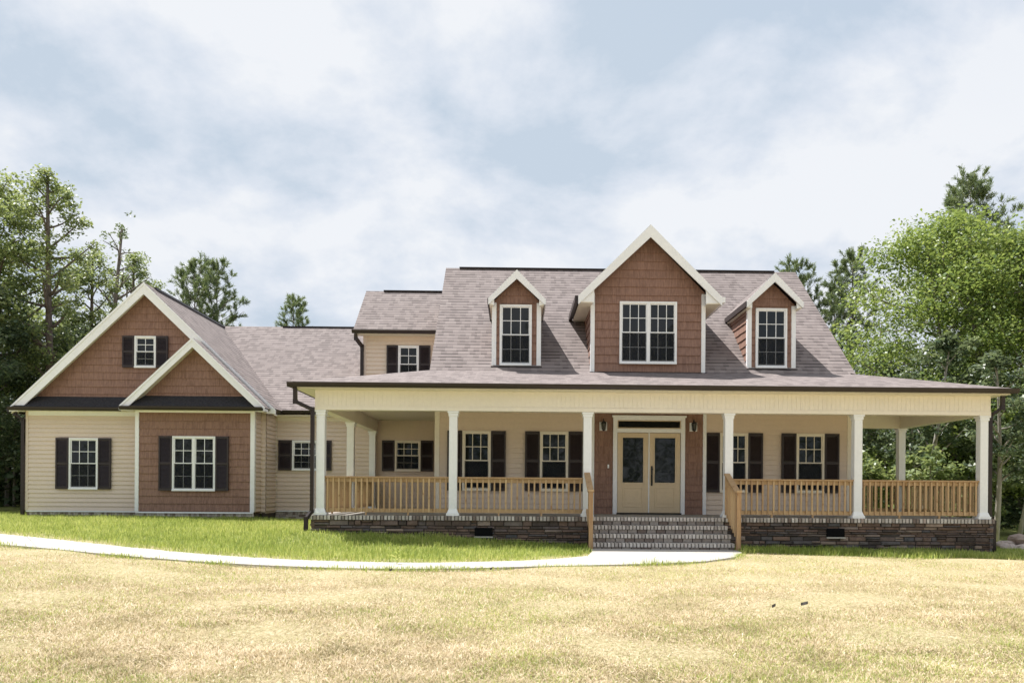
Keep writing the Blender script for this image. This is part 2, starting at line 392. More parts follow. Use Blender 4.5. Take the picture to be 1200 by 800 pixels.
GX, GY = np.meshgrid(gx, gy); GZ = zg(GX, GY)
wn = 0.012 * (np.sin(GX * 2.1 + np.sin(GY * 1.7)) + np.sin(GY * 2.9 + 1.3 * np.sin(GX * 1.1)))
GZ = GZ + wn * ((np.abs(GX) < 25) & (GY < 16.5))
nx, ny = len(gx), len(gy)
idx = np.arange(nx * ny).reshape(ny, nx)
F4 = np.stack([idx[:-1, :-1], idx[:-1, 1:], idx[1:, 1:], idx[1:, :-1]], -1).reshape(-1, 4)
me = bpy.data.meshes.new('ground'); me.from_pydata(np.stack([GX, GY, GZ], -1).reshape(-1, 3).tolist(), [], F4.tolist())
me.materials.append(M['ground'])
at = me.attributes.new('lush', 'FLOAT', 'POINT'); at.data.foreach_set('value', lush_at(GX, GY).ravel())
me.polygons.foreach_set('use_smooth', [True] * len(F4))
gob = bpy.data.objects.new('ground', me); COL.objects.link(gob); tag(gob, kind='structure')

A = resample(pu, 130); B = resample(pl, 130); mb = MB()
for i in range(129):
    t = [(A[i], A[i + 1]), (B[i], B[i + 1])]
    def P3(p, dz): return (p[0], p[1], float(zg(p[0], p[1])) + dz)
    mb.face([P3(B[i], .034), P3(B[i + 1], .034), P3(A[i + 1], .034), P3(A[i], .034)])
    mb.face([P3(B[i], -.08), P3(B[i + 1], -.08), P3(B[i + 1], .034), P3(B[i], .034)])
    mb.face([P3(A[i + 1], -.08), P3(A[i], -.08), P3(A[i], .034), P3(A[i + 1], .034)])
mid = [((A[i] + B[i]) / 2) for i in range(130)]; acc = 0
for i in range(1, 129):                                 # tooled control joints
    acc += float(np.hypot(*(mid[i] - mid[i - 1])))
    if acc > 1.5:
        acc = 0; t_ = (mid[i] - mid[i - 1]); t_ = t_ / np.hypot(*t_) * .006; a0, b0 = A[i], B[i]
        mb.face([P3(b0 - t_, .038), P3(b0 + t_, .038), P3(a0 + t_, .038), P3(a0 - t_, .038)], 1)
tag(mb.build('path', ['concrete', 'mortar']), kind='structure')

# ------------------------------------------------------------------ the house
FL = 0.70                                               # porch floor level
H = empty('farmhouse', (3.3, 20.3, 0.0), 'one-storey-and-dormers farmhouse with brown shake gables, wraparound porch and attached side wing', 'house')
XL, XR, YW, YB = -2.0, 8.55, 20.3, 29.3
XC = [-4.35, -1.39, 1.63, 4.83, 7.77, 10.65]; YC = 18.1

def wall_body(name, x0, x1, y0, y1, z0, z1, mat='siding'):
    mb = MB(); mb.box(x0, x1, y0, y1, z0, z1); return mb.build(name, mat, H)
# main block: wall with lap siding on the front and sides, gable ends
mb = MB()
mb.box(XL, XR, YW, YB, FL - .1, 4.25)
for X, s_ in ((XL, -1), (XR, 1)):
    x2 = X - s_ * 0.15
    p = [(X, YW, 4.25), (X, YB, 4.25), (X, (YW + YB) / 2, 7.98)]; q = [(x2, a[1], a[2]) for a in p]
    mb.face(p); mb.face(q)
    for i in range(3): j = (i + 1) % 3; mb.face([p[i], p[j], q[j], q[i]])
clad(mb, front(YW), rect(XL, 2.0, FL, 3.42), 0.127, 'lap')
clad(mb, front(YW), rect(4.84, XR, FL, 3.42), 0.127, 'lap')
clad(mb, facing_right(XR), [(YW, FL), (YB, FL), (YB, 4.25), ((YW + YB) / 2, 7.98), (YW, 4.25)], 0.127, 'lap')
clad(mb, facing_left(XL), [(-YB, FL), (-YW, FL), (-YW, 4.25), (-(YW + YB) / 2, 7.98), (-YB, 4.25)], 0.127, 'lap')
mb.build('main_wall', 'siding', H)
# shake panel round the entrance
mb = MB(); mb.box(2.0, 4.75, YW - .07, YW - .001, FL, 3.40)
for r_ in (rect(2.0, 2.50, FL, 3.40), rect(4.26, 4.75, FL, 3.40), rect(2.50, 4.26, 3.12, 3.40)): clad(mb, front(YW - .07), r_, 0.19, 'shake')
mb.build('entrance_shake_panel', 'shake', H)
def board(name, x0, x1, y0, y1, z0, z1, mat='trim', bev=0.006):
    mb = MB(); mb.box(x0, x1, y0, y1, z0, z1); return mb.build(name, mat, H, bevel=bev)
board('corner_board', 4.752, 4.84, YW - .10, YW, FL, 3.40)
board('corner_board', 1.915, 1.998, YW - .10, YW, FL, 3.40)
board('corner_board', XL - .03, XL + .09, YW - .035, YW + .09, FL, 3.40, 'beam_vinyl')
board('corner_board', XR - .09, XR + .03, YW - .035, YW + .09, FL, 3.40, 'beam_vinyl')
# connector between main block and side wing, with the taller rear block above it
mb = MB(); YK = 24.8
mb.box(-7.6, XL - .002, YK, 32.0, 0.60, 3.62); clad(mb, front(YK), rect(-7.3, XL - .002, 0.62, 3.60), 0.127, 'lap'); mb.build('connector_wall', 'siding', H)
mb = MB(); mb.box(-4.66, 1.5, YK + .02, 28.3, 3.64, 6.05); clad(mb, front(YK + .02), rect(-4.66, XL - .002, 3.7, 6.02), 0.127, 'lap')
clad(mb, facing_left(-4.66), [(-28.3, 3.64), (-YK - .02, 3.64), (-YK - .02, 6.05), (-26.55, 7.5), (-28.3, 6.05)], 0.127, 'lap')
mb.face([(-4.66, YK + .02, 6.05), (-4.66, 28.3, 6.05), (-4.66, 26.55, 7.6)])
mb.build('rear_block_wall', 'siding', H)
board('corner_board', -4.70, -4.60, YK - .02, YK + .06, 3.7, 6.02, 'siding')
# side wing
WX0, WX1, WY = -14.32, -7.35, 23.8
mb = MB(); mb.box(WX0, WX1, WY, 36, 0.55, 3.60); clad(mb, front(WY), rect(WX0, -10.90, 0.60, 3.58), 0.127, 'lap'); clad(mb, front(WY), rect(-7.5, WX1, 0.60, 3.58), 0.127, 'lap')
clad(mb, facing_right(WX1), rect(WY, YK, 0.62, 3.58), 0.127, 'lap'); clad(mb, facing_left(WX0), rect(-36, -WY, 0.62, 3.58), 0.127, 'lap')
mb.build('wing_wall', 'siding', H)
GAx, GAz = -10.80, 7.23                                # big gable apex (roof surface)
SL = 0.955
mb = MB(); g_o = [(-14.2, 3.70), (-7.4, 3.70), (GAx, 3.70 + 3.4 * SL)]
g_o = [(GAx - 3.42, 3.80), (GAx + 3.42, 3.80), (GAx, GAz - .18)]
a = [(u, WY, z) for u, z in g_o]; b = [(u, 36.0, z) for u, z in g_o]
mb.face(a); mb.face(b[::-1])
for i in range(3): j = (i + 1) % 3; mb.face([a[i], b[i], b[j], a[j]])
clad(mb, front(WY), g_o, 0.215, 'shake'); mb.build('gable_shake_wall', 'shake', H)
# bump-out with its own small gable
BX0, BX1, BY = -10.86, -7.50, 23.2; BC = -9.13
mb = MB(); mb.box(BX0, BX1, BY, WY - .002, 0.58, 3.58); clad(mb, front(BY), rect(BX0 + .08, BX1 - .08, 0.62, 3.58), 0.215, 'shake')
mb.build('bump_out_shake_wall', 'shake', H)
mb = MB(); mb.box(BX1 - .02, BX1 + .004, BY + .05, WY - .002, .60, 3.5); clad(mb, facing_right(BX1 + .004), rect(BY + .05, WY, 0.62, 3.50), 0.127, 'lap'); mb.build('bump_out_side_wall', 'siding', H)
mb = MB(); g_o = [(BC - 1.72, 3.78), (BC + 1.72, 3.78), (BC, 5.52 - .13)]
a = [(u, BY, z) for u, z in g_o]; b = [(u, 26.0, z) for u, z in g_o]
mb.face(a); mb.face(b[::-1])
for i in range(3): j = (i + 1) % 3; mb.face([a[i], b[i], b[j], a[j]])
clad(mb, front(BY), g_o, 0.215, 'shake'); mb.build('gable_shake_wall', 'shake', H)
board('corner_board', BX0 - .02, BX0 + .09, BY - .035, BY + .05, 0.60, 3.58)
board('corner_board', BX1 - .10, BX1 + .025, BY - .035, BY + .10, 0.60, 3.58)
board('corner_board', WX0 - .02, WX0 + .06, WY - .035, WY + .10, 0.60, 3.58, 'siding')
board('corner_board', WX1 - .03, WX1 + .03, YK - .04, YK + .0, 0.62, 3.58, 'beam_vinyl')
board('wall_base_trim', WX0, BX0 - .02, WY - .03, WY, 0.555, 0.60)
board('wall_base_trim', BX0, BX1, BY - .03, BY, 0.555, 0.60)
board('wall_base_trim', WX1, -4.4, YK - .03, YK, 0.575, 0.62)

# roofs --------------------------------------------------------------
RT = ['roof_shingle', 'dark_metal']
def roof(name, polys, th=0.10, mats=RT):
    mb = MB()
    for p in polys: mb.slab(p, th)
    return mb.build(name, mats, H)
RX0, RX1, RY, RZ = -2.17, 8.68, 24.8, 8.12
jz = 4.30
roof('main_roof', [[(RX0, YW - .02, jz - .017), (RX1, YW - .02, jz - .017), (RX1, RY, RZ), (RX0, RY, RZ)], [(RX0, RY, RZ), (RX1, RY, RZ), (RX1, 29.6, 4.05), (RX0, 29.6, 4.05)]])
EY, EZ, EX0, EX1 = 17.65, 3.63, -4.88, 11.06
PRB = 22.4
roof('porch_roof', [[(EX0, EY, EZ), (EX1, EY, EZ), (RX1, YW, jz), (RX0, YW, jz)],
                    [(EX0, EY, EZ), (RX0, YW, jz), (RX0, 25.6, jz), (EX0, 25.6, EZ)],
                    [(EX1, EY, EZ), (EX1, PRB, EZ), (XR, PRB, jz + .03), (XR, YW, jz + .03), (RX1, YW, jz)]], 0.09)
roof('wing_roof', [[(GAx, 23.5, GAz), (GAx, 30.4, GAz), (GAx - 3.82, 30.4, GAz - 3.82 * SL), (GAx - 3.82, 23.5, GAz - 3.82 * SL)],
                   [(GAx, 23.5, GAz), (GAx + 3.78, 23.5, GAz - 3.78 * SL), (GAx + 3.78, 30.4, GAz - 3.78 * SL), (GAx, 30.4, GAz)]], 0.12)
roof('bump_out_roof', [[(BC, 22.85, 5.52), (BC, 27.5, 5.52), (BC - 2.02, 27.5, 3.585), (BC - 2.02, 22.85, 3.585)],
                       [(BC, 22.85, 5.52), (BC + 2.02, 22.85, 3.585), (BC + 2.02, 27.5, 3.585), (BC, 27.5, 5.52)]], 0.10)
CY, CZ, CRY, CRZ = 24.42, 3.66, 29.8, 7.25
roof('connector_roof', [[(-7.6, CY, CZ), (-1.9, CY, CZ), (-1.9, CRY, CRZ), (-10.9, CRY, CRZ), (-10.9, CY + 0.5, CZ + .333)],
                        [(-14.6, CRY, CRZ - .002), (-1.9, CRY, CRZ - .002), (-1.9, 36.4, 3.0), (-14.6, 36.4, 3.0)]], 0.10)
SX0, SY, SZ, SRY, SRZ = -4.93, 24.42, 6.12, 26.5, 7.80
roof('rear_block_roof', [[(SX0, SY, SZ), (1.4, SY, SZ), (1.4, SRY, SRZ), (SX0, SRY, SRZ)], [(SX0, SRY, SRZ), (1.4, SRY, SRZ), (1.4, 28.6, 6.10), (SX0, 28.6, 6.10)]])
# skirt roofs beneath the two gables
roof('skirt_roof', [[(GAx - 3.74, WY - .38, 3.60), (BC - 1.95, WY - .38, 3.60), (BC - 1.95, WY, 3.95), (GAx - 3.40, WY, 3.95)]], 0.05, ['charcoal_shingle', 'dark_metal'])
roof('skirt_roof', [[(BC - 1.92, BY - .38, 3.59), (BC + 1.92, BY - .38, 3.59), (BC + 1.62, BY, 3.93), (BC - 1.62, BY, 3.93)]], 0.05, ['charcoal_shingle', 'dark_metal'])
# ridge caps / ridge vents
def ridge(x0, x1, y, z, wv=0.09, th=0.016):
    mb = MB(); mb.box(x0, x1, y - wv, y + wv, z - .018, z + th); mb.build('ridge_vent', 'dark_metal', H)
ridge(-1.75, 8.0, RY, RZ); ridge(-4.35, -2.0, SRY, SRZ); ridge(-8.6, -5.0, CRY, CRZ)
mb = MB(); mb.box(GAx - .09, GAx + .09, 24.1, 30.3, GAz - .05, GAz + .012); mb.build('ridge_vent', 'dark_metal', H)
# eave gutters and fascias
def gutter(a, b, inward):                               # K-style trough between two points; inward = direction to the roof
    a = Vector(a); b = Vector(b); i = Vector(inward); mb = MB()
    prof = [(0.0, 0.0), (0.0, -0.11), (-0.075, -0.11), (-0.105, -0.06), (-0.12, -0.01), (-0.115, -0.01), (-0.07, -0.095), (-0.012, -0.095), (-0.012, 0.0)]
    pa = [a + i * u + Vector((0, 0, z)) for u, z in prof]; pb = [b + i * u + Vector((0, 0, z)) for u, z in prof]
    n = len(prof)
    for q in range(n): r = (q + 1) % n; mb.face([pa[q], pa[r], pb[r], pb[q]])
    mb.face(pa); mb.face(pb[::-1]); return mb.build('gutter', 'dark_metal', H)
gutter((EX0 - .1, EY - .002, EZ - .01), (EX1 + .1, EY - .002, EZ - .01), (0, 1, 0))
gutter((EX0 - .002, 25.0, EZ - .01), (EX0 - .002, EY, EZ - .01), (1, 0, 0))
gutter((EX1 + .002, EY, EZ - .01), (EX1 + .002, PRB, EZ - .01), (-1, 0, 0))
gutter((-7.05, CY - .002, CZ - .01), (-4.95, CY - .002, CZ - .01), (0, 1, 0))
gutter((SX0 - .03, SY - .002, SZ - .01), (-1.95, SY - .002, SZ - .01), (0, 1, 0))
gutter((GAx - 3.825, 30, GAz - 3.82 * SL - .03), (GAx - 3.825, 23.5, GAz - 3.82 * SL - .03), (1, 0, 0))
gutter((GAx - 3.80, WY - .382, 3.595), (BC - 2.0, WY - .382, 3.595), (0, 1, 0))
gutter((BC - 2.0, BY - .382, 3.585), (BC + 2.0, BY - .382, 3.585), (0, 1, 0))
def downspout(pts, w_=0.075):
    mb = MB()
    for p, q in zip(pts[:-1], pts[1:]): mb.bar(p, q, w_, w_ * 0.75)
    for p in pts[1:-1]: mb.box(p[0] - w_ * .55, p[0] + w_ * .55, p[1] - w_ * .45, p[1] + w_ * .45, p[2] - w_ * .6, p[2] + w_ * .6)
    return mb.build('downspout', 'dark_metal', H)
downspout([(-4.83, 17.68, 3.52), (-4.83, 17.70, 3.20), (-4.52, 17.98, 3.05), (-4.52, 17.98, 0.80), (-4.62, 17.86, 0.62), (-4.62, 17.84, 0.25)], 0.085)
downspout([(11.0, 17.9, 3.52), (11.0, 17.92, 3.22), (10.83, 18.1, 3.05), (10.83, 18.1, 0.80), (10.93, 18.1, 0.62), (10.93, 18.1, -0.05)], 0.085)
downspout([(-14.60, 23.58, 3.50), (-14.55, 23.62, 3.40), (-14.40, 23.75, 3.22), (-14.40, 23.75, 0.45)], 0.09)
downspout([(-4.86, SY + .02, 6.00), (-4.86, SY + .05, 5.86), (-4.72, YK - .06, 5.66), (-4.72, YK - .06, 4.05)], 0.10)
# soffits
def flat(name, x0, x1, y0, y1, z0, z1, mat): mb = MB(); mb.box(x0, x1, y0, y1, z0, z1); return mb.build(name, mat, H)
def grooved(name, x0, x1, y0, y1, z0, z1, face, mat='beam_vinyl', pitch=0.10):
    mb = MB(); mb.box(x0, x1, y0, y1, z0, z1)
    if face == 'front':
        n = int((x1 - x0) / pitch)
        for i in range(n): a = x0 + i * pitch; mb.box(a + .003, a + pitch - .003, y0 - .005, y0 - .0005, z0 + .09, z1 - .05)
        mb.box(x0, x1, y0 - .018, y0 - .0005, z0, z0 + .085); mb.box(x0, x1, y0 - .018, y0 - .0005, z1 - .045, z1)
    return mb.build(name, mat, H)
flat('porch_eave_soffit', EX0 + .03, EX1 - .03, EY + .02, YC - .125, 3.490, 3.515, 'soffit')
flat('porch_eave_soffit', EX0 + .03, XC[0] - .125, YC - .12, 24.78, 3.490, 3.515, 'soffit')
flat('porch_eave_soffit', XC[5] + .125, EX1 - .03, YC - .12, PRB - .02, 3.490, 3.515, 'soffit')
flat('connector_soffit', -7.3, -4.95, CY + .01, YK - .03, 3.48, 3.52, 'soffit')
flat('rear_block_soffit', SX0 + .05, -2.05, SY + .01, YK - .01, 5.99, 6.02, 'soffit')
flat('wing_soffit', WX0 - .2, BX0 - .05, WY - .36, WY - .03, 3.50, 3.53, 'soffit')
flat('wing_soffit', BX0 - .15, BX1 + .2, BY - .36, BY - .03, 3.49, 3.52, 'soffit')
flat('wing_frieze', WX0 + .06, BX0 - .03, WY - .035, WY - .001, 3.38, 3.50, 'trim')
flat('wing_frieze', BX0 + .09, BX1 - .10, BY - .04, BY - .001, 3.44, 3.49, 'trim')
flat('connector_frieze', -7.3, -4.5, YK - .04, YK - .001, 3.36, 3.48, 'beam_vinyl')
# porch ceiling and beams
mb = MB(); mb.box(XC[0] + .13, XC[5] - .13, YC + .13, YW - .03, 3.40, 3.44); mb.box(XC[0] + .13, XL - .03, YW - .03, YK - .03, 3.40, 3.44); mb.box(XR + .03, XC[5] - .13, YW - .03, PRB - .4, 3.40, 3.44)
mb.build('porch_ceiling', 'soffit', H)
grooved('porch_beam', XC[0] - .12, XC[5] + .12, YC - .12, YC + .12, 3.05, 3.53, 'front')
flat('porch_beam', XC[0] - .12, XC[0] + .12, YC + .122, YK - .01, 3.05, 3.53, 'beam_vinyl')
flat('porch_beam', XC[5] - .12, XC[5] + .12, YC + .122, 22.0, 3.05, 3.53, 'beam_vinyl')
flat('porch_beam', XR + .01, XC[5] - .122, 21.78, 22.0, 3.05, 3.53, 'beam_vinyl')
# rake boards: a board following each gable edge, plus the gable overhang's underside
def rake(apex, foot, y, depth, wdt=0.22, th=0.04, name='rake_board', mat='trim'):
    a = Vector((apex[0], y, apex[1])); f = Vector((foot[0], y, foot[1])); mb = MB()
    dn = Vector((0, 0, -wdt * 1.25))
    cut = f.z - .10; tq = (cut - (f + dn).z) / ((a + dn).z - (f + dn).z); lo_ = (f + dn).lerp(a + dn, tq)
    q = [lo_, Vector((f.x, f.y, cut)), f, a, a + dn]    # boards meeting at the apex, feet cut level
    o = Vector((0, -th, 0))
    b0 = [p + o for p in q]
    mb.face(b0); mb.face(q[::-1])
    for i in range(5): j = (i + 1) % 5; mb.face([q[i], q[j], b0[j], b0[i]])
    q2 = [p + Vector((0, -th - .02, 0)) for p in (f + Vector((0, 0, -.06)), f + Vector((0, 0, .012)), a + Vector((0, 0, .012)), a + Vector((0, 0, -.06)))]
    q3 = [p + Vector((0, .021, 0)) for p in q2]
    mb.face(q2); mb.face(q3[::-1])
    for i in range(4): j = (i + 1) % 4; mb.face([q3[i], q3[j], q2[j], q2[i]])
    return mb.build(name, mat, H)
for s_ in (-1, 1):
    rake((GAx, GAz - .015), (GAx + s_ * 3.83, GAz - 3.83 * SL - .015), 23.5, .3, 0.26)
    rake((BC, 5.505), (BC + s_ * 2.04, 3.57), 22.85, .3, 0.20)
def soffit_rake(apex, foot, y0, y1, drop, mat='soffit'):
    mb = MB(); a = [(apex[0], y0, apex[1] - drop), (foot[0], y0, foot[1] - drop), (foot[0], y1, foot[1] - drop), (apex[0], y1, apex[1] - drop)]
    mb.slab(a, .02, 0, 0); return mb.build('gable_soffit', [mat], H)
for s_ in (-1, 1):
    soffit_rake((GAx, GAz), (GAx + s_ * 3.80, GAz - 3.80 * SL), 23.5, WY - .03, .18)
    soffit_rake((BC, 5.52), (BC + s_ * 2.0, 3.60), 22.85, BY - .03, .15)
# eave returns (boxed ends) at the gable feet
def eave_box(x0, x1, y0, y1, z0, z1): mb = MB(); mb.box(x0, x1, y0, y1, z0, z1); mb.build('eave_return', 'trim', H, bevel=.005)
eave_box(-14.60, -14.36, 23.47, 23.78, 3.475, 3.555)
eave_box(-11.15, -10.90, 22.82, 23.18, 3.465, 3.545)
eave_box(-7.36, -7.10, 22.82, 23.18, 3.465, 3.545)
for (sx, x0) in ((-1, RX0), (1, RX1)):                  # main gable rakes seen from the side
    mb = MB(); xa, xb = (x0 + .01, x0 + .04) if sx < 0 else (x0 - .04, x0 - .01)
    c = [(YW, jz - .36), (YW, jz - .13), (RY, RZ - .13), (RY, RZ - .36)]
    a = [(xa, y, z) for y, z in c]; b = [(xb, y, z) for y, z in c]
    mb.face(a); mb.face(b[::-1])
    for i in range(4): j = (i + 1) % 4; mb.face([a[i], a[j], b[j], b[i]])
    mb.build('rake_board', 'trim', H)

# dormers --------------------------------------------------------------
def roof_y(z): return YW + (z - jz) / ((RZ - jz) / (RY - YW))
def dormer(cx, half, Y, z0, zeave, apex, tip, ztip, Yr, course, back):
    d_mb = MB(); zc = apex - .17 * 1.0
    o_ = [(cx - half, z0), (cx + half, z0), (cx + half, zeave), (cx, zc), (cx - half, zeave)]
    a = [(u, Y, z) for u, z in o_]; b = [(u, back, z) for u, z in o_]
    d_mb.face(a); d_mb.face(b[::-1])
    for i in range(5): j = (i + 1) % 5; d_mb.face([a[i], b[i], b[j], a[j]])
    clad(d_mb, front(Y), o_, course, 'shake')
    yb = roof_y(zeave) + .1
    clad(d_mb, facing_left(cx - half), [(-yb, zeave - .02), (-Y, z0), (-Y, zeave), (-yb, zeave)], course, 'shake')
    clad(d_mb, facing_right(cx + half), [(Y, z0), (yb, zeave - .02), (yb, zeave), (Y, zeave)], course, 'shake')
    D = d_mb.build('dormer', 'shake', H)
    r_ = MB(); yb = roof_y(apex) + .15; ye = roof_y(ztip) + .12
    for s_ in (-1, 1):
        r_.slab([(cx, Yr, apex), (cx, yb, apex), (cx + s_ * tip, ye, ztip), (cx + s_ * tip, Yr, ztip)], .07)
    r_.build('dormer_roof', RT, D)
    for s_ in (-1, 1):
        mb = MB(); th = .035; wv = .20 if half < 1 else .27
        a_ = Vector((cx, Yr, apex - .01)); f_ = Vector((cx + s_ * (tip + .01), Yr, ztip - .01)); dn = Vector((0, 0, -wv)); q = [f_ + dn * .8, f_, a_, a_ + dn * 1.15]
        bq = [p + Vector((0, -th, 0)) for p in q]; mb.face(bq); mb.face(q[::-1])
        for i in range(4): j = (i + 1) % 4; mb.face([q[i], q[j], bq[j], bq[i]])
        mb.build('rake_board', 'trim', D)
        mb = MB(); xo = cx + s_ * half; xt = cx + s_ * (tip - .02)                     # horizontal soffit under the side eave, boxed at the front
        mb.box(min(xo, xt), max(xo, xt), Yr + .01, roof_y(ztip - .2), ztip - .175, ztip - .15)
        mb.build('dormer_soffit', 'soffit', D)
        mb = MB(); sl = (apex - ztip) / tip; pl_ = [(half - .03, ztip - .17), (tip - .02, ztip - .17), (tip - .02, ztip - .07), (half - .03, ztip - .09 + (tip - half) * sl)]
        fa = [(cx + s_ * u, Yr + .012, z) for u, z in pl_]; fb = [(cx + s_ * u, Yr + .04, z) for u, z in pl_]; mb.face(fa); mb.face(fb[::-1])
        for i in range(4): j = (i + 1) % 4; mb.face([fa[i], fb[i], fb[j], fa[j]])
        mb.build('eave_return', 'trim', D)
        mb = MB(); xe = cx + s_ * (tip + .002); xe2 = cx + s_ * (tip + (.09 if half > 1 else .03)); mb.box(min(xe, xe2), max(xe, xe2), Yr - .02, roof_y(ztip - .1), ztip - .14, ztip - .005)
        mb.build('eave_gutter' if half > 1 else 'eave_fascia', 'dark_metal' if s_ < 0 else 'trim', D)
        mb = MB(); x_ = cx + s_ * half; wb = .085 if half < 1 else .075
        mb.box(min(x_ + s_ * .028, x_ - s_ * wb), max(x_ + s_ * .028, x_ - s_ * wb), Y - .045, Y + .07, z0 - .02, zeave - .03 if half < 1 else zeave - .05)
        mb.build('corner_board', 'trim', D, bevel=.005)
    mb = MB(); mb.box(cx - half - .05, cx + half + .05, Y - .12, Y - .03, z0 - .055, z0 - .02); mb.build('flashing', 'dark_metal', D)
    return D
dormer(0.015, 0.60, 20.55, 4.46, 6.10, 6.86, 0.71, 6.13, 20.28, 0.20, 24.0)
dormer(6.575, 0.60, 20.55, 4.46, 6.10, 6.86, 0.71, 6.13, 20.28, 0.20, 24.0)
dormer(3.345, 1.43, 20.28, 4.30, 6.33, 7.93, 1.79, 6.14, 19.95, 0.215, 24.6)

# windows, shutters, door -----------------------------------------------
def window(x0, x1, z0, z1, Y, cols, rows=2, units=1, casing='trim', lower=True, screen=True, cas=.05):
    mb = MB(); yo = Y - .055
    mb.box(x0, x0 + cas, yo, Y + .02, z0, z1); mb.box(x1 - cas, x1, yo, Y + .02, z0, z1)
    mb.box(x0 + cas, x1 - cas, yo, Y + .02, z1 - cas, z1); mb.box(x0 - .0, x1 + .0, yo - .02, yo - .0005, z0 - .01, z0 + .034); mb.box(x0 + cas, x1 - cas, yo, Y + .02, z0, z0 + cas)
    W = mb.build('window', casing, H, bevel=.004)
    uw = (x1 - x0 - 2 * cas - (units - 1) * .07) / units
    if units == 2:
        m_ = MB(); c = (x0 + x1) / 2; m_.box(c - .035, c + .035, yo - .002, Y + .015, z0 + cas, z1 - cas); m_.build('mullion', casing, W)
    for q in range(units):
        a = x0 + cas + q * (uw + .07); b = a + uw; zb, zt = z0 + cas, z1 - cas; zm = (zb + zt) / 2
        s_ = MB(); e = .028
        for (lo, hi, dy_) in ((zm - .02, zt, .0), (zb, zm + .02, .012)):
            y0 = Y - .042 - .0 + .012 - dy_; y1 = y0 + .02
            s_.box(a, a + e, y0, y1, lo, hi); s_.box(b - e, b, y0, y1, lo, hi)
            s_.box(a + e, b - e, y0, y1, hi - e, hi); s_.box(a + e, b - e, y0, y1, lo, lo + e + .01)
        s_.build('sash', casing, W)
        g_ = MB(); g_.box(a + e, b - e, Y - .021, Y - .016, zb + e, zt - e); g_.build('pane', 'window_glass', W)
        m_ = MB(); t = .009
        for (lo, hi) in ((zm, zt), (zb, zm)) if lower else ((zm, zt),):
            for i in range(1, cols): x = a + (b - a) * i / cols; m_.box(x - t, x + t, Y - .0275, Y - .0215, lo + .02, hi - .02)
            for i in range(1, rows): z = lo + (hi - lo) * i / rows; m_.box(a + .02, b - .02, Y - .029, Y - .028, z - t, z + t)
        m_.build('muntins', casing, W)
        if screen:
            c_ = MB(); c_.box(a + .01, b - .01, Y - .0435, Y - .0425, zb + .01, zm - .005); c_.build('insect_screen', 'insect_screen', W)
    return W
def shutter(x0, x1, z0, z1, Y):
    mb = MB(); y0 = Y - .05; s_ = .045
    mb.box(x0, x0 + s_, y0, Y - .0, z0, z1); mb.box(x1 - s_, x1, y0, Y, z0, z1)
    mb.box(x0 + s_, x1 - s_, y0, Y, z1 - .06, z1); mb.box(x0 + s_, x1 - s_, y0, Y, z0, z0 + .07); mb.box(x0 + s_, x1 - s_, y0, Y, (z0 + z1) / 2 - .03, (z0 + z1) / 2 + .03)
    mb.box(x0 + s_, x1 - s_, Y - .012, Y - .004, z0 + .07, z1 - .06)
    z = z0 + .085
    while z < z1 - .09:
        if abs(z + .015 - (z0 + z1) / 2) > .04:
            mb.hexa([(x0 + s_, y0 + .006, z), (x1 - s_, y0 + .006, z), (x1 - s_, y0 + .014, z), (x0 + s_, y0 + .014, z), (x0 + s_, y0 + .026, z + .034), (x1 - s_, y0 + .026, z + .034), (x1 - s_, y0 + .034, z + .034), (x0 + s_, y0 + .034, z + .034)])
        z += .036
    return mb.build('shutter', 'shutter', H)
def flanked(x0, x1, z0, z1, Y, cols, sw=.37, **kw):
    window(x0, x1, z0, z1, Y, cols, **kw)
    shutter(x0 - sw - .005, x0 - .005, z0, z1, Y - .02); shutter(x1 + .005, x1 + sw + .005, z0, z1, Y - .02)
Yp = YW - .02
for c in (-0.97, 0.985, 5.55, 7.50): flanked(c - .36, c + .36, 1.27, 2.775, Yp, 3, casing='beam_vinyl', lower=False)  # white casings coloured cream: the porch shadow is put into their colour
flanked(-13.065, -12.215, 1.225, 2.725, WY - .02, 3)
flanked(-9.81, -8.58, 1.205, 2.765, BY - .02, 2, units=2)
flanked(-6.84, -6.05, 1.845, 2.765, YK - .02, 3, sw=.41)
flanked(-3.70, -2.905, 1.845, 2.79, YK - .02, 3, sw=.385, casing='beam_vinyl')  # cream casing here too carries the porch shadow in its colour
flanked(-11.18, -10.55, 4.80, 5.725, WY - .025, 2, sw=.34)
flanked(-3.62, -2.98, 4.55, 5.71, YK, 2, sw=.345)
window(-0.415, 0.405, 4.47, 6.02, 20.53, 3); window(6.16, 6.97, 4.47, 6.00, 20.53, 3)
window(2.62, 4.07, 4.50, 6.07, 20.255, 3, units=2)

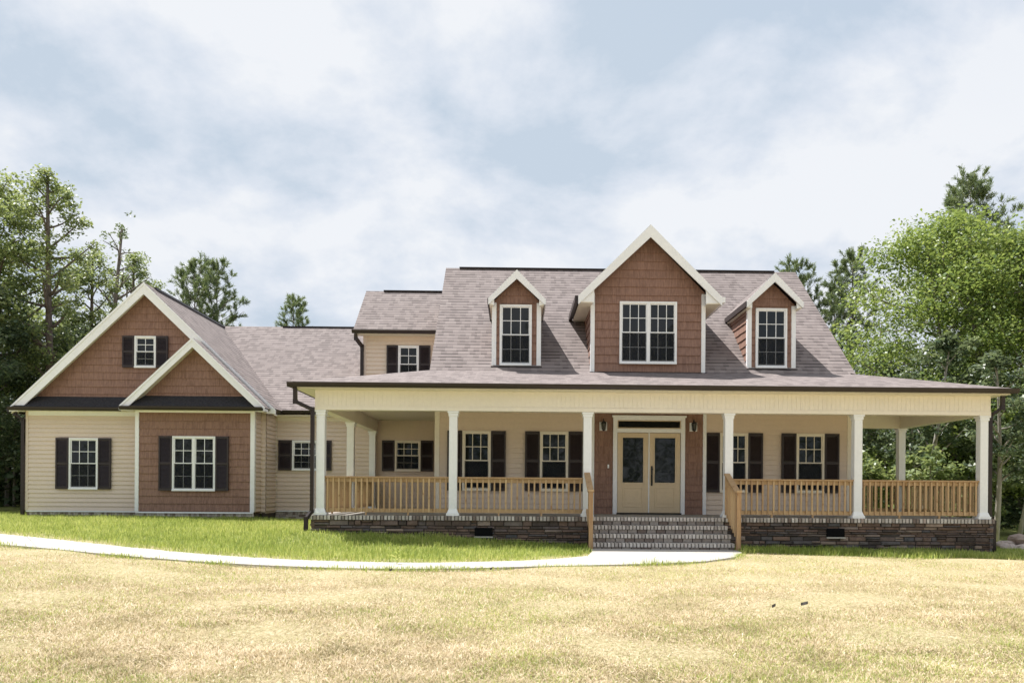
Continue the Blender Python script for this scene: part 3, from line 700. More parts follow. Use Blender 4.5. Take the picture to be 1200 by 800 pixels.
# entrance: double doors, transom, lanterns
YD = YW - .09
mb = MB()
mb.box(2.47, 2.575, YD - .05, YD + .06, FL, 3.17); mb.box(4.185, 4.29, YD - .05, YD + .06, FL, 3.17)
mb.box(2.575, 4.185, YD - .05, YD + .06, 3.07, 3.17); mb.box(2.575, 4.185, YD - .05, YD + .06, 2.76, 2.86); mb.box(2.44, 4.32, YD - .075, YD - .051, 3.14, 3.19)
DR = mb.build('door_frame', 'trim', H, bevel=.005)
mb = MB(); mb.box(2.575, 4.185, YD - .02, YD + .02, 2.865, 3.065, 0); mb.box(2.60, 4.16, YD - .028, YD - .0205, 2.885, 3.045, 1); mb.build('transom', ['door_paint', 'window_glass'], DR)
mb = MB(); mb.box(2.56, 4.20, YD - .08, YD + .05, FL, FL + .034); mb.build('threshold', 'black_metal', DR)
for q, (a, b) in enumerate(((2.585, 3.365), (3.395, 4.175))):
    mb = MB(); y0 = YD - .012; z0, z1 = FL + .04, 2.75
    ga, gb, gz0, gz1 = a + .13, b - .13, 1.50, 2.63
    mb.box(a, ga, y0, YD + .03, z0, z1); mb.box(gb, b, y0, YD + .03, z0, z1); mb.box(ga, gb, y0, YD + .03, gz1, z1); mb.box(ga, gb, y0, YD + .03, z0, gz0)
    for (u0, u1, w0, w1) in ((ga - .03, ga, gz0 - .03, gz1 + .03), (gb, gb + .03, gz0 - .03, gz1 + .03), (ga, gb, gz0 - .03, gz0), (ga, gb, gz1, gz1 + .03)): mb.box(u0, u1, y0 - .018, y0 - .0005, w0, w1)
    for (u0, u1, w0, w1) in ((ga, gb, .88, .91), (ga, gb, 1.36, 1.39), (ga, ga + .03, .91, 1.36), (gb - .03, gb, .91, 1.36)): mb.box(u0, u1, y0 - .010, y0 - .0005, w0, w1)
    mb.box(ga + .06, gb - .06, y0 - .008, y0 - .0005, .97, 1.30)
    dr = mb.build('door', 'door_paint', H, bevel=.003)
    g_ = MB(); g_.box(ga, gb, YD + .0, YD + .012, gz0, gz1); g_.build('pane', 'window_glass', dr)
    if q == 1:
        h_ = MB(); xh = a + .06; h_.box(xh - .022, xh + .022, y0 - .012, y0 - .0005, 1.42, 1.92)
        h_.tube([(xh, y0 - .012, 1.84), (xh, y0 - .05, 1.84)], .028, 12); h_.tube([(xh, y0 - .01, 1.72), (xh, y0 - .06, 1.71), (xh, y0 - .065, 1.60), (xh, y0 - .06, 1.50), (xh, y0 - .01, 1.47)], .012, 8)
        h_.build('handle', 'black_metal', dr)
mb = MB(); mb.box(3.366, 3.394, YD - .03, YD + .03, FL + .04, 2.755); mb.build('astragal', 'trim', DR)
mb = MB(); mb.box(2.335, 2.375, YW - .115, YW - .09, 1.86, 1.95); mb.build('doorbell', 'trim', H, bevel=.004)
for xl in (2.22, 4.50):
    y = YW - .095
    mb = MB(); mb.box(xl - .095, xl + .095, y - .03, y, 2.80, 3.02); BL = mb.build('wall_lantern', 'trim', H, bevel=.006)
    l_ = MB(); l_.tube([(xl, y - .03, 2.98), (xl, y - .03, 3.06), (xl, y - .08, 3.10), (xl, y - .12, 3.07), (xl, y - .12, 3.02)], .011, 8)
    l_.tube([(xl, y - .12, 3.04), (xl, y - .12, 3.01), (xl, y - .12, 2.975)], [.02, .055, .075], 12)
    for a_ in range(6): t = a_ * math.pi / 3; l_.bar((xl + .066 * math.cos(t), y - .12 + .066 * math.sin(t), 2.98), (xl + .045 * math.cos(t), y - .12 + .045 * math.sin(t), 2.82), .008, .008)
    l_.tube([(xl, y - .12, 2.82), (xl, y - .12, 2.80), (xl, y - .12, 2.785)], [.05, .03, .012], 12); l_.build('lantern_cage', 'black_metal', BL)
    g_ = MB(); g_.tube([(xl, y - .12, 2.97), (xl, y - .12, 2.825)], [.058, .038], 12); g_.build('lamp_glass', 'window_glass', BL)

# porch: floor, foundation, columns ---------------------------------------
PX0, PX1, PY0 = -4.55, 10.85, 17.96
mb = MB(); mb.box(PX0 + .05, PX1 - .05, PY0 + .03, YW - .002, FL - .10, FL); mb.box(PX0 + .05, XL - .002, YW - .002, YK - .005, FL - .10, FL); mb.box(XR + .002, PX1 - .05, YW - .002, 22.1, FL - .10, FL); mb.build('porch_floor', 'porch_concrete', H)
def rowlocks(mb, a, b, y, z0, z1, proud=.03, pitch=.078):   # soldier bricks on edge, mortar slab behind
    n = int((b - a) / pitch); pitch = (b - a) / n
    mb.box(a, b, y - proud + .012, y + .16, z0 + .004, z1 - .004, 1)
    for i in range(n):
        j = rnd.uniform(-.003, .003); x = a + i * pitch
        mb.box(x + .011, x + pitch - .011, y - proud + j, y + .17, z0, z1 + rnd.uniform(-.002, .002), 0, rnd.random() ** 1.2 * (1.0 if rnd.random() < .12 else .8))
mb = MB(); rowlocks(mb, PX0 - .02, 1.66, PY0, FL - .095, FL + .002); rowlocks(mb, 4.73, PX1 + .02, PY0, FL - .095, FL + .002); mb.build('brick_edging', ['brick', 'mortar'], H)
mb = MB()                                                 # edging on the left and right sides of the porch
for X, ya, yb_ in ((PX0, PY0 + .18, YK - .05), (PX1, PY0 + .18, 22.1)):
    s_ = -1 if X < 0 else 1; n = int((yb_ - ya) / .078)
    x0, x1 = sorted((X + s_ * .03, X - s_ * .12)); xm0, xm1 = sorted((X + s_ * .018, X - s_ * .11))
    mb.box(xm0, xm1, ya, yb_, FL - .09, FL - .003, 1)
    for i in range(n): y = ya + i * .078; mb.box(x0, x1, y + .007, y + .071, FL - .095, FL + .002, 0, rnd.random() * .8)
mb.build('brick_edging', ['brick', 'mortar'], H)
def stone_face(mb, u0, u1, z0f, z1, place):
    z = -0.35
    while z < z1 - .02:
        h = rnd.uniform(.045, .105); h = min(h, z1 - z)
        if z1 - z - h < .03: h = z1 - z
        u = u0
        while u < u1 - .01:
            w_ = min(rnd.uniform(.12, .46), u1 - u)
            if u1 - u - w_ < .07: w_ = u1 - u
            o1 = rnd.uniform(.0, .045)
            if z + h > z0f(u + w_ / 2) - .06:
                parts = [(z, z + h)] if rnd.random() < .8 or h < .07 else [(z, z + h / 2), (z + h / 2, z + h)]
                for (za, zb_) in parts:
                    o = o1 + rnd.uniform(-.01, .015); g = .005; tnt = rnd.random()
                    c = [place(u + g, za + g, -.05), place(u + w_ - g, za + g, -.05), place(u + g, zb_ - g, -.05), place(u + w_ - g, zb_ - g, -.05)]
                    j = [rnd.uniform(-.008, .008) for _ in range(8)]; e = .012
                    f_ = [place(u + g + e, za + g + e + j[4] * .5, o + j[0]), place(u + w_ - g - e, za + g + e + j[5] * .5, o + j[1]), place(u + w_ - g - e, zb_ - g - e + j[6] * .5, o + j[2]), place(u + g + e, zb_ - g - e + j[7] * .5, o + j[3])]
                    r_ = [place(u + g, za + g, o - .02), place(u + w_ - g, za + g, o - .02), place(u + w_ - g, zb_ - g, o - .02), place(u + g, zb_ - g, o - .02)]
                    mb.face(f_, 0, tnt)
                    for i in range(4): k_ = (i + 1) % 4; mb.face([r_[i], r_[k_], f_[k_], f_[i]], 0, tnt)
                    bk = [c[0], c[1], c[3], c[2]]
                    for i in range(4): k_ = (i + 1) % 4; mb.face([bk[i], bk[k_], r_[k_], r_[i]], 0, tnt)
            u += w_
        z += h
mb = MB(); zt = FL - .097
for (a, b) in ((PX0, 1.66), (4.73, PX1)):
    mb.box(a + .03, b - .03, PY0 + .05, PY0 + .25, -.4, zt, 1)
    stone_face(mb, a, b, lambda u: float(zg(u, 17.8)), zt, lambda u, z, o: (u, PY0 + .04 - o, z))
mb.box(PX0 + .05, PX0 + .2, PY0 + .26, YK - .02, -.4, zt, 1); stone_face(mb, -YK, -PY0 - .0, lambda u: .2, zt, lambda u, z, o: (PX0 + .04 - o, -u, z))
mb.box(PX1 - .2, PX1 - .05, PY0 + .26, 22.1, -.4, zt, 1); stone_face(mb, PY0, 22.15, lambda u: -.2, zt, lambda u, z, o: (PX1 - .04 + o, u, z))
mb.box(XR, PX1 - .2, 21.95, 22.1, -.4, zt, 1)
mb.build('stone_foundation', ['stone', 'mortar'], H)
for xv, zv in ((-0.69, .255), (7.235, .285)):
    mb = MB(); y = PY0 - .03; mb.box(xv - .20, xv + .20, y, y + .04, zv, zv + .19); V = mb.build('foundation_vent', 'matt_black', H)
    mb = MB()
    for i in range(6): z = zv + .02 + i * .028; mb.hexa([(xv - .18, y - .012, z), (xv + .18, y - .012, z), (xv + .18, y - .004, z), (xv - .18, y - .004, z), (xv - .18, y - .006, z + .02), (xv + .18, y - .006, z + .02), (xv + .18, y - .001, z + .02), (xv - .18, y - .001, z + .02)])
    mb.build('vent_louvre', 'matt_black', V)
    mb = MB(); mb.box(xv - .21, xv + .21, y - .03, y + .02, zv - .035, zv - .002); mb.build('vent_sill', 'concrete', V)
# brick foundations of wing and connector
mb = MB()
def brick_run(mb, x0, x1, Y, z0, z1):
    mb.box(x0, x1, Y + .012, Y + .1, z0, z1, 1)
    rr = 0; z = z1
    while z > z0:
        h = .065 if rr else .095; x = x0 - (rr % 2) * .1; wd = .205 if rr else .075
        while x < x1: a, b = max(x, x0), min(x + wd - .01, x1); (b - a > .01) and mb.box(a, b, Y - (.012 if rr == 0 else 0), Y + .05, z - h + .01, z, 0, rnd.random() * .6); x += wd
        z -= h; rr += 1
brick_run(mb, WX0 + .01, BX0, WY + .02, .2, .553); brick_run(mb, BX0, BX1, BY + .02, .2, .553); brick_run(mb, WX1, -4.5, YK + .02, .2, .573)
mb.box(WX0 + .02, WX0 + .1, WY + .13, 36, .2, .553, 1); mb.box(BX1 - .1, BX1 - .01, BY + .13, WY, .2, .553, 1); mb.box(WX1 - .1, WX1 - .01, WY, YK, .2, .573, 1)
mb.box(XR - .15, XR - .02, YW, YB, -.4, FL - .1, 1); mb.box(XL, XR, YB - .15, YB - .02, -.4, FL - .1, 1)
mb.build('brick_foundation', ['brick', 'mortar'], H)
# steps
mb = MB(); SXa, SXb = 1.67, 4.72; yf = [17.09, 17.37, 17.66, PY0]
for i, y in enumerate(yf):
    zt_ = .175 * (i + 1); a, b = (SXa, SXb)
    if i < 3: mb.box(a, b, y + .05, yf[i + 1] + .14, 0.0 - .1, zt_ - .004, 1)
    else: mb.box(a, b, y + .05, y + .2, -.1, zt_ - .004, 1)
    n = 39; p = (b - a) / n
    for j in range(n):
        x = a + j * p; mb.box(x + .011, x + p - .011, y - .02 + rnd.uniform(-.003, .003), y + (.30 if i == 3 else .27), zt_ - .085, zt_, 0, .25 + rnd.random() * .6)
    rows = [(zt_ - .175 + .004, zt_ - .094)]
    for (za, zb_) in rows:
        x = a - (.1 if i % 2 else 0)
        while x < b: u0, u1 = max(x, a), min(x + .2, b); (u1 - u0 > .02) and mb.box(u0, u1 - .01, y + .012, y + .06, za, zb_, 0, rnd.random() * .25); x += .21
mb.build('brick_steps', ['brick', 'mortar'], H)

def column(x, y, cap_h=3.05):
    mb = MB(); s_ = .092
    mb.box(x - s_, x + s_, y - s_, y + s_, FL + .14, cap_h - .11)
    C = mb.build('porch_column', 'trim', H, bevel=.008)
    b_ = MB(); b_.box(x - .145, x + .145, y - .135, y + .135, FL + .003, FL + .06)
    r0, r1 = .128, .097
    b_.hexa([(x - r0, y - r0, FL + .06), (x + r0, y - r0, FL + .06), (x + r0, y + r0, FL + .06), (x - r0, y + r0, FL + .06), (x - r1, y - r1, FL + .15), (x + r1, y - r1, FL + .15), (x + r1, y + r1, FL + .15), (x - r1, y + r1, FL + .15)])
    b_.build('column_base', 'trim', C, bevel=.005)
    c_ = MB(); c_.box(x - .128, x + .128, y - .128, y + .128, cap_h - .045, cap_h - .002); c_.box(x - .108, x + .108, y - .108, y + .108, cap_h - .115, cap_h - .045); c_.build('column_capital', 'trim', C, bevel=.005)
for x in XC: column(x, YC)
column(XC[0], 21.35); column(XC[0], 24.6); column(10.62, 21.9)
# railings
def railing(a, b):
    a = Vector(a); b = Vector(b); d = (b - a); n = max(2, round(d.length / .127)); d2 = d.normalized()
    mb = MB(); mb.bar((a.x, a.y, 1.558), (b.x, b.y, 1.558), .135, .036, tint=.15); R_ = mb.build('top_rail', 'pine_lumber', None)
    R_.parent = H; R_.location = WLOC[R_.name] - WLOC[H.name]; R_.name = 'porch_railing'; WLOC[R_.name] = WLOC.get(R_.name, Vector((a + b) / 2))
    WLOC[R_.name] = R_.location + WLOC[H.name]
    m2 = MB(); m2.bar((a.x, a.y, 1.494), (b.x, b.y, 1.494), .038, .088, tint=.5); m2.build('upper_stringer', 'pine_lumber', R_)
    m3 = MB(); m3.bar((a.x, a.y, .815), (b.x, b.y, .815), .038, .088, tint=.7)
    for t in (.33, .67): p = a + d * t; m3.box(p.x - .02, p.x + .02, p.y - .02, p.y + .02, FL + .003, .77)
    m3.build('bottom_rail', 'pine_lumber', R_)
    nrm = Vector((-d2.y, d2.x, 0)) * -1
    if nrm.y > .5: nrm = -nrm
    for i in range(n):
        p = a + d * ((i + .5) / n) + nrm * .0375
        q = MB(); q.box(p.x - .018, p.x + .018, p.y - .018, p.y + .018, .775, 1.535, tint=rnd.uniform(.2, 1)); q.build('baluster', 'pine_lumber', R_)
    return R_
for i in (0, 1, 3, 4): railing((XC[i] + .095, YC, 0), (XC[i + 1] - .095, YC, 0))
railing((XC[0], YC + .095, 0), (XC[0], 21.35 - .095, 0)); railing((XC[0], 21.35 + .095, 0), (XC[0], 24.6 - .095, 0))
railing((XC[5], YC + .095, 0), (10.62, 21.9 - .095, 0)); railing((XR + .04, 21.9, 0), (10.62 - .095, 21.9, 0))
def stair_rail(x, xc):
    mb = MB(); mb.box(x - .045, x + .045, 16.98, 17.07, -.05, 1.27, tint=.0); P_ = mb.build('newel_post', 'pine_lumber', H, bevel=.004)
    mb = MB(); mb.box(x - .06, x + .06, 16.96, 17.10, 1.272, 1.305, tint=.6); mb.build('post_cap', 'pine_lumber', P_)
    s0, s1 = Vector((x, 17.07, 1.20)), Vector((x, 17.99, 1.62))
    mb = MB(); mb.bar(s0 + Vector((0, 0, .06)), s1 + Vector((0, 0, .06)), .13, .036, tint=.25); mb.bar(s0, s1, .038, .088, tint=.4); mb.build('stair_handrail', 'pine_lumber', P_)
    t0, t1 = Vector((x, 17.07, .33)), Vector((x, 17.97, .84)); mb = MB(); mb.bar(t0, t1, .038, .088, tint=.5); mb.build('stair_bottom_rail', 'pine_lumber', P_)
    for i in range(7):
        t = (i + .5) / 7; p = s0.lerp(s1, t); q = t0.lerp(t1, t); mb = MB(); o = .037 if x > 3 else -.037
        mb.box(x - o - .018, x - o + .018, p.y - .018, p.y + .018, q.z - .04, p.z + .04, tint=rnd.uniform(.1, .9)); mb.build('baluster', 'pine_lumber', P_)
stair_rail(1.62, 0); stair_rail(4.775, 0)

# ------------------------------------------------------------------ vegetation
def np_mesh(name, V, quads, tint, mat):
    me = bpy.data.meshes.new(name); n = len(V); m = len(quads); kq = quads.shape[1]
    me.vertices.add(n); me.vertices.foreach_set('co', V.astype(np.float32).ravel())
    me.loops.add(m * kq); me.loops.foreach_set('vertex_index', quads.astype(np.int32).ravel())
    me.polygons.add(m); me.polygons.foreach_set('loop_start', np.arange(0, m * kq, kq, dtype=np.int32)); me.polygons.foreach_set('loop_total', np.full(m, kq, dtype=np.int32))
    at = me.attributes.new('tint', 'FLOAT', 'POINT'); at.data.foreach_set('value', tint.astype(np.float32))
    me.materials.append(M[mat]); me.update(calc_edges=True); me.validate(); return me
def leaf_quads(C, size, R, tint, asp=0.55, up=0.35, fold=0.0):
    n = len(C); a = R.normal(size=(n, 3)); a /= np.linalg.norm(a, axis=1)[:, None]
    nn = R.normal(size=(n, 3)); nn[:, 2] = np.abs(nn[:, 2]) + up * 2; nn /= np.linalg.norm(nn, axis=1)[:, None]
    a = a - nn * (a * nn).sum(1)[:, None]; a /= np.linalg.norm(a, axis=1)[:, None] + 1e-9; b = np.cross(nn, a)
    s = (size * R.uniform(.6, 1.35, n))[:, None]
    V = np.stack([C - a * s / 2, C + b * s * asp / 2 + nn * s * .08, C + a * s / 2, C - b * s * asp / 2 + nn * s * .08], 1).reshape(-1, 3)
    return V, np.arange(4 * n).reshape(-1, 4), np.repeat(tint, 4)
def limb(mb, p0, p1, r0, r1, R, seg=6, bend=.12, tint=0.0):
    p0 = np.array(p0, float); p1 = np.array(p1, float); L_ = np.linalg.norm(p1 - p0); pts = []
    off = R.normal(size=3) * bend * L_
    for t in np.linspace(0, 1, 6): pts.append(p0 + (p1 - p0) * t + off * math.sin(math.pi * t) * .5 + np.array([0, 0, .08 * L_ * t * t]))
    mb.tube([tuple(p) for p in pts], [r0 + (r1 - r0) * t for t in np.linspace(0, 1, 6)], seg, tint=tint); return pts
def tree_parts(seed, Ht, Rad, base, nleaf, size, mat, trunks=1, bark_t=0.0, up=0.35, nblob=42, lean=0.03, sq=1.0):
    R = np.random.default_rng(seed); mb = MB(); C = []; T = []
    tips = []
    for q in range(trunks):
        ang = R.uniform(0, 6.28); b0 = np.array([math.cos(ang), math.sin(ang), 0]) * (.25 if trunks > 1 else 0)
        top = np.array([R.normal() * Rad * (.35 if trunks > 1 else lean * 3), R.normal() * Rad * (.35 if trunks > 1 else lean * 3), Ht * (.88 - .15 * R.random() * (trunks > 1))])
        r0 = Ht * (.017 if trunks == 1 else .010); pts = limb(mb, b0 - np.array([0, 0, .3]), top, r0, r0 * .2, R, 8, .04, bark_t)
        nb = max(5, nblob // trunks)
        for i in range(nb):
            t = base + (1 - base) * ((i + R.random()) / nb); s_ = pts[int(t * 4.99)] * (1 - (t * 5) % 1) + pts[min(5, int(t * 4.99) + 1)] * ((t * 5) % 1)
            tt = (t - base) / (1 - base); rr = Rad * (math.sin(math.pi * min(1, .12 + tt * .88)) ** .6) * R.uniform(.55, 1.05) * sq
            an = i * 2.4 + R.uniform(-.5, .5); e = s_ + np.array([math.cos(an) * rr, math.sin(an) * rr, R.uniform(.1, .9 if trunks == 1 else .4) * rr + .1])
            lp = limb(mb, s_, e, r0 * .38 * (1.1 - tt * .8), .012, R, 5, .18, bark_t); tips.append((e, 1.0)); tips.append((np.array(lp[3]), .8))
            if R.random() < .5: tips.append((np.array(lp[4]) + R.normal(size=3) * .35, .7))
        tips.append((top + np.array([0, 0, Ht * .06]), .9))
    tips_n = len(tips); per = max(10, nleaf // tips_n)
    for (c, s_) in tips:
        br_ = Rad * R.uniform(.17, .34) * s_; n = int(per * s_ * R.uniform(.6, 1.4)); ct = R.uniform(-.18, .18)
        g = R.normal(size=(n, 3)); g /= np.linalg.norm(g, axis=1)[:, None]; g *= (R.random(n) ** .45)[:, None] * br_; g[:, 2] *= .62
        g += R.normal(size=(n, 3)) * br_ * .12
        C.append(c + g); T.append(np.clip(.45 + ct + R.normal(size=n) * .22, 0, 1))
    C = np.concatenate(C); T = np.concatenate(T); C = C[C[:, 2] > .3]; T = T[:len(C)]
    V, Q, TT = leaf_quads(C, size, R, T, .58, up)
    return mb, np_mesh('crown', V, Q, TT, mat)
def pine_parts(seed, Ht, Rad, base, nbr, needle, mat='pine_needle'):
    R = np.random.default_rng(seed); mb = MB(); tp = limb(mb, (0, 0, -.3), (R.normal() * .25, R.normal() * .25, Ht * .96), Ht * .0105, .02, R, 8, .02, .15)
    C = []; D = []
    for i in range(nbr):
        t = base + (1 - base) * ((i + R.random()) / nbr) ** .9; t = min(t, .995); s_ = np.array(tp[int(t * 4.99)]) * (1 - (t * 5) % 1) + np.array(tp[min(5, int(t * 4.99) + 1)]) * ((t * 5) % 1)
        tt = (t - base) / (1 - base); L_ = Rad * (1.02 - tt) ** .7 * R.uniform(.35, 1.1) * min(1, .55 + tt * 2.5) + .25; an = i * 2.4 + R.uniform(-.7, .7)
        dirn = np.array([math.cos(an), math.sin(an), .25 + .75 * tt]); e = s_ + dirn * L_; lp = limb(mb, s_, e, .045 * (1.2 - tt), .010, R, 4, .1, .1)
        for q in range(3 + int(L_ * 2.2)):
            f = R.uniform(.35, 1.0); o = s_ + (e - s_) * f + np.array([0, 0, .08 * L_ * f * f]); tw = dirn * .4 + R.normal(size=3) * .5 + np.array([0, 0, .55]); tw /= np.linalg.norm(tw); ll = R.uniform(.25, .6) * (.5 + .5 * Rad / 2.5)
            for u in (.45, .75, 1.0): C.append(o + tw * ll * u); D.append(tw)
    for q in range(10): C.append(np.array(tp[5]) + np.array([0, 0, q * .06]) + R.normal(size=3) * .05); D.append(np.array([0, 0, 1.0]))
    C = np.array(C); D = np.array(D); per = 17; n = len(C) * per; cc = np.repeat(C, per, 0); d = R.normal(size=(n, 3)) * .55 + np.repeat(D, per, 0); d /= np.linalg.norm(d, axis=1)[:, None]
    L_ = (needle * R.uniform(.6, 1.2, n))[:, None]; sd_ = np.cross(d, R.normal(size=(n, 3))); sd_ /= np.linalg.norm(sd_, axis=1)[:, None]; wd = .014
    c0 = cc + R.normal(size=(n, 3)) * .035
    V = np.stack([c0 - sd_ * wd, c0 + sd_ * wd, c0 + d * L_ + sd_ * wd * .7, c0 + d * L_ - sd_ * wd * .7], 1).reshape(-1, 3)
    T = np.repeat(np.clip(np.repeat(np.repeat(R.uniform(.25, .75, len(C) // 1), 1), per) + R.normal(size=n) * .15, 0, 1), 4)
    return mb, np_mesh('crown', V, np.arange(4 * n).reshape(-1, 4), T, mat)
PROTO = {}
def proto(key, fn, *a, **kw):
    mb, crown = fn(*a, **kw); o = mb.build('_t', 'bark', None, smooth=True, origin=(0, 0, 0)); me = o.data; me.name = 'trunk'; bpy.data.objects.remove(o)
    PROTO[key] = (me, crown)
proto('oakA', tree_parts, 1, 12.0, 3.5, .30, 30000, .15, 'leaf_green')
proto('oakB', tree_parts, 2, 10.5, 3.2, .16, 28000, .15, 'leaf_green', 2)
proto('thin', tree_parts, 3, 13.0, 1.6, .42, 10500, .12, 'leaf_green', 1, .1, .35, 34)
proto('bare', tree_parts, 4, 12.0, 1.4, .50, 1100, .13, 'leaf_dark', 1, .2, .35, 26)
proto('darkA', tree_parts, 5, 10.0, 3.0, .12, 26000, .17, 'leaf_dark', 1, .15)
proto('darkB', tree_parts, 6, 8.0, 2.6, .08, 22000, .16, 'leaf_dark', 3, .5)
proto('lime', tree_parts, 8, 11.3, 3.9, .12, 95000, .12, 'leaf_lime', 3, .5, .35, 120, .03, .92)
proto('pole', tree_parts, 9, 7.0, 1.7, .35, 5200, .17, 'leaf_dark', 1, 1.0, .5, 18, .12)
proto('shrub', tree_parts, 10, 2.6, 1.3, .08, 4200, .15, 'leaf_green', 4, .4, .5, 24)
proto('pineA', pine_parts, 11, 15.0, 3.4, .38, 80, .24)
proto('pineB', pine_parts, 12, 15.5, 2.8, .45, 64, .24)
proto('pineC', pine_parts, 13, 18.0, 3.8, .50, 90, .26)
def plant(name, key, x, y, label, cat='tree', group=None, s=1.0, rz=0.0, z=None):
    loc = Vector((x, y, float(zg(x, y)) if z is None else z)); o = empty(name, loc, label, cat, group); o.rotation_euler.z = rz; o.scale = (s, s, s)
    for nm, me in zip(('trunk', 'crown'), PROTO[key]):
        c = bpy.data.objects.new(nm, me); COL.objects.link(c); c.parent = o
    return o
exec_list = [
 # left wood, from the front edge inwards
 ('broadleaf_tree', 'oakA', -19.6, 29.5, 'tall full-crowned broadleaf tree at the left edge of the photo beside the side wing', 1.02, .4),
 ('broadleaf_tree', 'oakB', -22.8, 33.5, 'broad green tree at the far left, behind the tallest left-edge tree', 1.10, 2.0),
 ('slender_tree', 'thin', -16.4, 29.0, 'tall slender tree with a long visible trunk rising left of the big shake gable', 0.96, 1.1),
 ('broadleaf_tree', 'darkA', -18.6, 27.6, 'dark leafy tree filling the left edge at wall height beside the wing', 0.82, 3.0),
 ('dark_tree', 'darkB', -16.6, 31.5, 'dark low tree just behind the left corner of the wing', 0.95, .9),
 ('slender_tree', 'thin', -17.6, 33.0, 'thin loose-leaved tree between the slender trunk and the gable peak', 0.84, 4.0),
 ('bare_tree', 'bare', -17.5, 36.0, 'nearly bare thin tree with a dark stem standing left of the gable peak', 1.08, .5),
 ('slender_tree', 'thin', -18.0, 38.0, 'light green slender tree in the gap left of the nearly bare tree', 0.95, 5.2),
 ('broadleaf_tree', 'oakB', -18.4, 34.5, 'rounded mid-height tree behind the left slope of the big gable', 0.80, 5.0),
 ('dark_tree', 'darkB', -20.5, 27.2, 'dark multi-stemmed tree lowest at the left edge, above the end of the path', 0.75, 2.4),
 ('bare_tree', 'bare', -21.5, 31.0, 'spindly sparse tree poking above the crowns at the left edge', 1.08, 3.3),
 ('pine_tree', 'pineA', -18.0, 45.0, 'pine just right of the peak of the big gable', 0.84, .2),
 ('pine_tree', 'pineB', -17.2, 47.0, 'pine to the right of the big gable peak, above the wing roof slope', 0.84, 1.5),
 ('pine_tree', 'pineA', -20.6, 46.0, 'pine partly hidden behind the left side of the gable peak', 0.76, 2.9),
 ('pine_tree', 'pineB', -15.6, 56.0, 'lone small pine top showing above the connector roof ridge', 0.85, 4.1),
 # right wood
 ('lime_tree', 'lime', 16.7, 29.0, 'big bright lime-green tree behind the right end of the porch', 1.18, 2.6),
 ('lime_tree', 'oakA', 20.2, 30.5, 'green tree at the right edge of the photo beside the bright lime-green tree', 0.95, 3.9),
 ('pine_tree', 'pineC', 21.7, 39.5, 'tallest pine, standing above the bright lime-green tree', 0.88, .3),
 ('pine_tree', 'pineC', 25.0, 41.0, 'pine at the right edge of the photo behind the tallest pine', 0.80, 2.2),
 ('pine_tree', 'pineB', 18.4, 43.0, 'pine top between the right gable rake and the lime-green tree, farther right', 0.87, 1.0),
 ('pine_tree', 'pineA', 16.0, 46.0, 'pine just right of the right end of the main roof ridge', 0.90, 3.4),
 ('pine_tree', 'pineB', 17.4, 44.0, 'shorter pine leaning out behind the right slope of the main roof', 0.78, 5.0),
 ('understory_tree', 'pole', 12.9, 25.5, 'thin pale-stemmed tree seen through the right end bay of the porch', 0.92, 1.2),
 ('understory_tree', 'pole', 14.0, 27.2, 'small leafy tree behind the rear right porch column', 0.70, 3.1),
 ('understory_tree', 'pole', 13.2, 21.8, 'pale crooked-stemmed tree just outside the right corner column', 0.74, 5.6),
 ('understory_tree', 'pole', 15.2, 24.0, 'slim leafy tree at the right edge beside the stone heap', 0.66, .2),
 ('dark_tree', 'darkB', 14.5, 31.0, 'dark multi-stemmed tree in shade behind the right porch bay', 0.85, 1.9),
 ('dark_tree', 'darkA', 12.2, 33.0, 'dark tree in shade just right of the house corner', 0.78, 4.4),
 ('dark_tree', 'darkB', 18.0, 27.5, 'dark low tree at the right edge beneath the lime-green crown', 0.85, 3.6),
 ('dark_tree', 'darkA', 16.6, 35.0, 'dark tree filling the gap beneath the bright lime-green crown', 0.80, 0.4),
]
for (nm, key, x, y, lab, s_, rz) in exec_list: plant(nm, key, x, y, lab, 'tree', 'trees of the wood around the house', s_, rz)
plant('shrub', 'shrub', 12.6, 24.2, 'leafy shrub catching light behind the right porch railing', 'shrub', 'shrubs beside the porch', 1.0, .3)
plant('shrub', 'shrub', 14.7, 25.6, 'low shrub between the corner column and the right edge trees', 'shrub', 'shrubs beside the porch', .9, 2.3)
plant('shrub', 'shrub', 11.9, 27.0, 'shrub behind the railing of the right end bay, close to the house corner', 'shrub', 'shrubs beside the porch', 1.1, 4.3)
# far wood that reads as one mass
R = np.random.default_rng(77)
def wood_mass(n, xr, yr, top, size):
    x = R.uniform(*xr, n); y = R.uniform(*yr, n); hh = top * (.72 + .16 * np.sin(x * .9 + 1) + .12 * np.sin(x * 2.3 + y * .4)); z = zg(x, y) + hh * R.random(n) ** .8
    return np.stack([x, y, z], 1)
Cw = np.concatenate([wood_mass(30000, (-75, -17), (42, 58), 8.5, .4), wood_mass(16000, (-18, 16), (44, 58), 4.5, .4), wood_mass(30000, (15, 75), (38, 56), 8.5, .4),
                     wood_mass(9000, (-26, -16), (33, 40), 4.5, .4), wood_mass(9000, (15, 30), (33, 38), 5, .4), wood_mass(45000, (-45, 50), (-42, -34), 19, .4)])
V, Q, TT = leaf_quads(Cw, .42, R, np.clip(R.normal(size=len(Cw)) * .25 + .4, 0, 1), .6, .3)
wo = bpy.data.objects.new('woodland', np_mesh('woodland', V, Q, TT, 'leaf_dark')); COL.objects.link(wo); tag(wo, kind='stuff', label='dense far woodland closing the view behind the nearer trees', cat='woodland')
mb = MB(); Rt = random.Random(5)
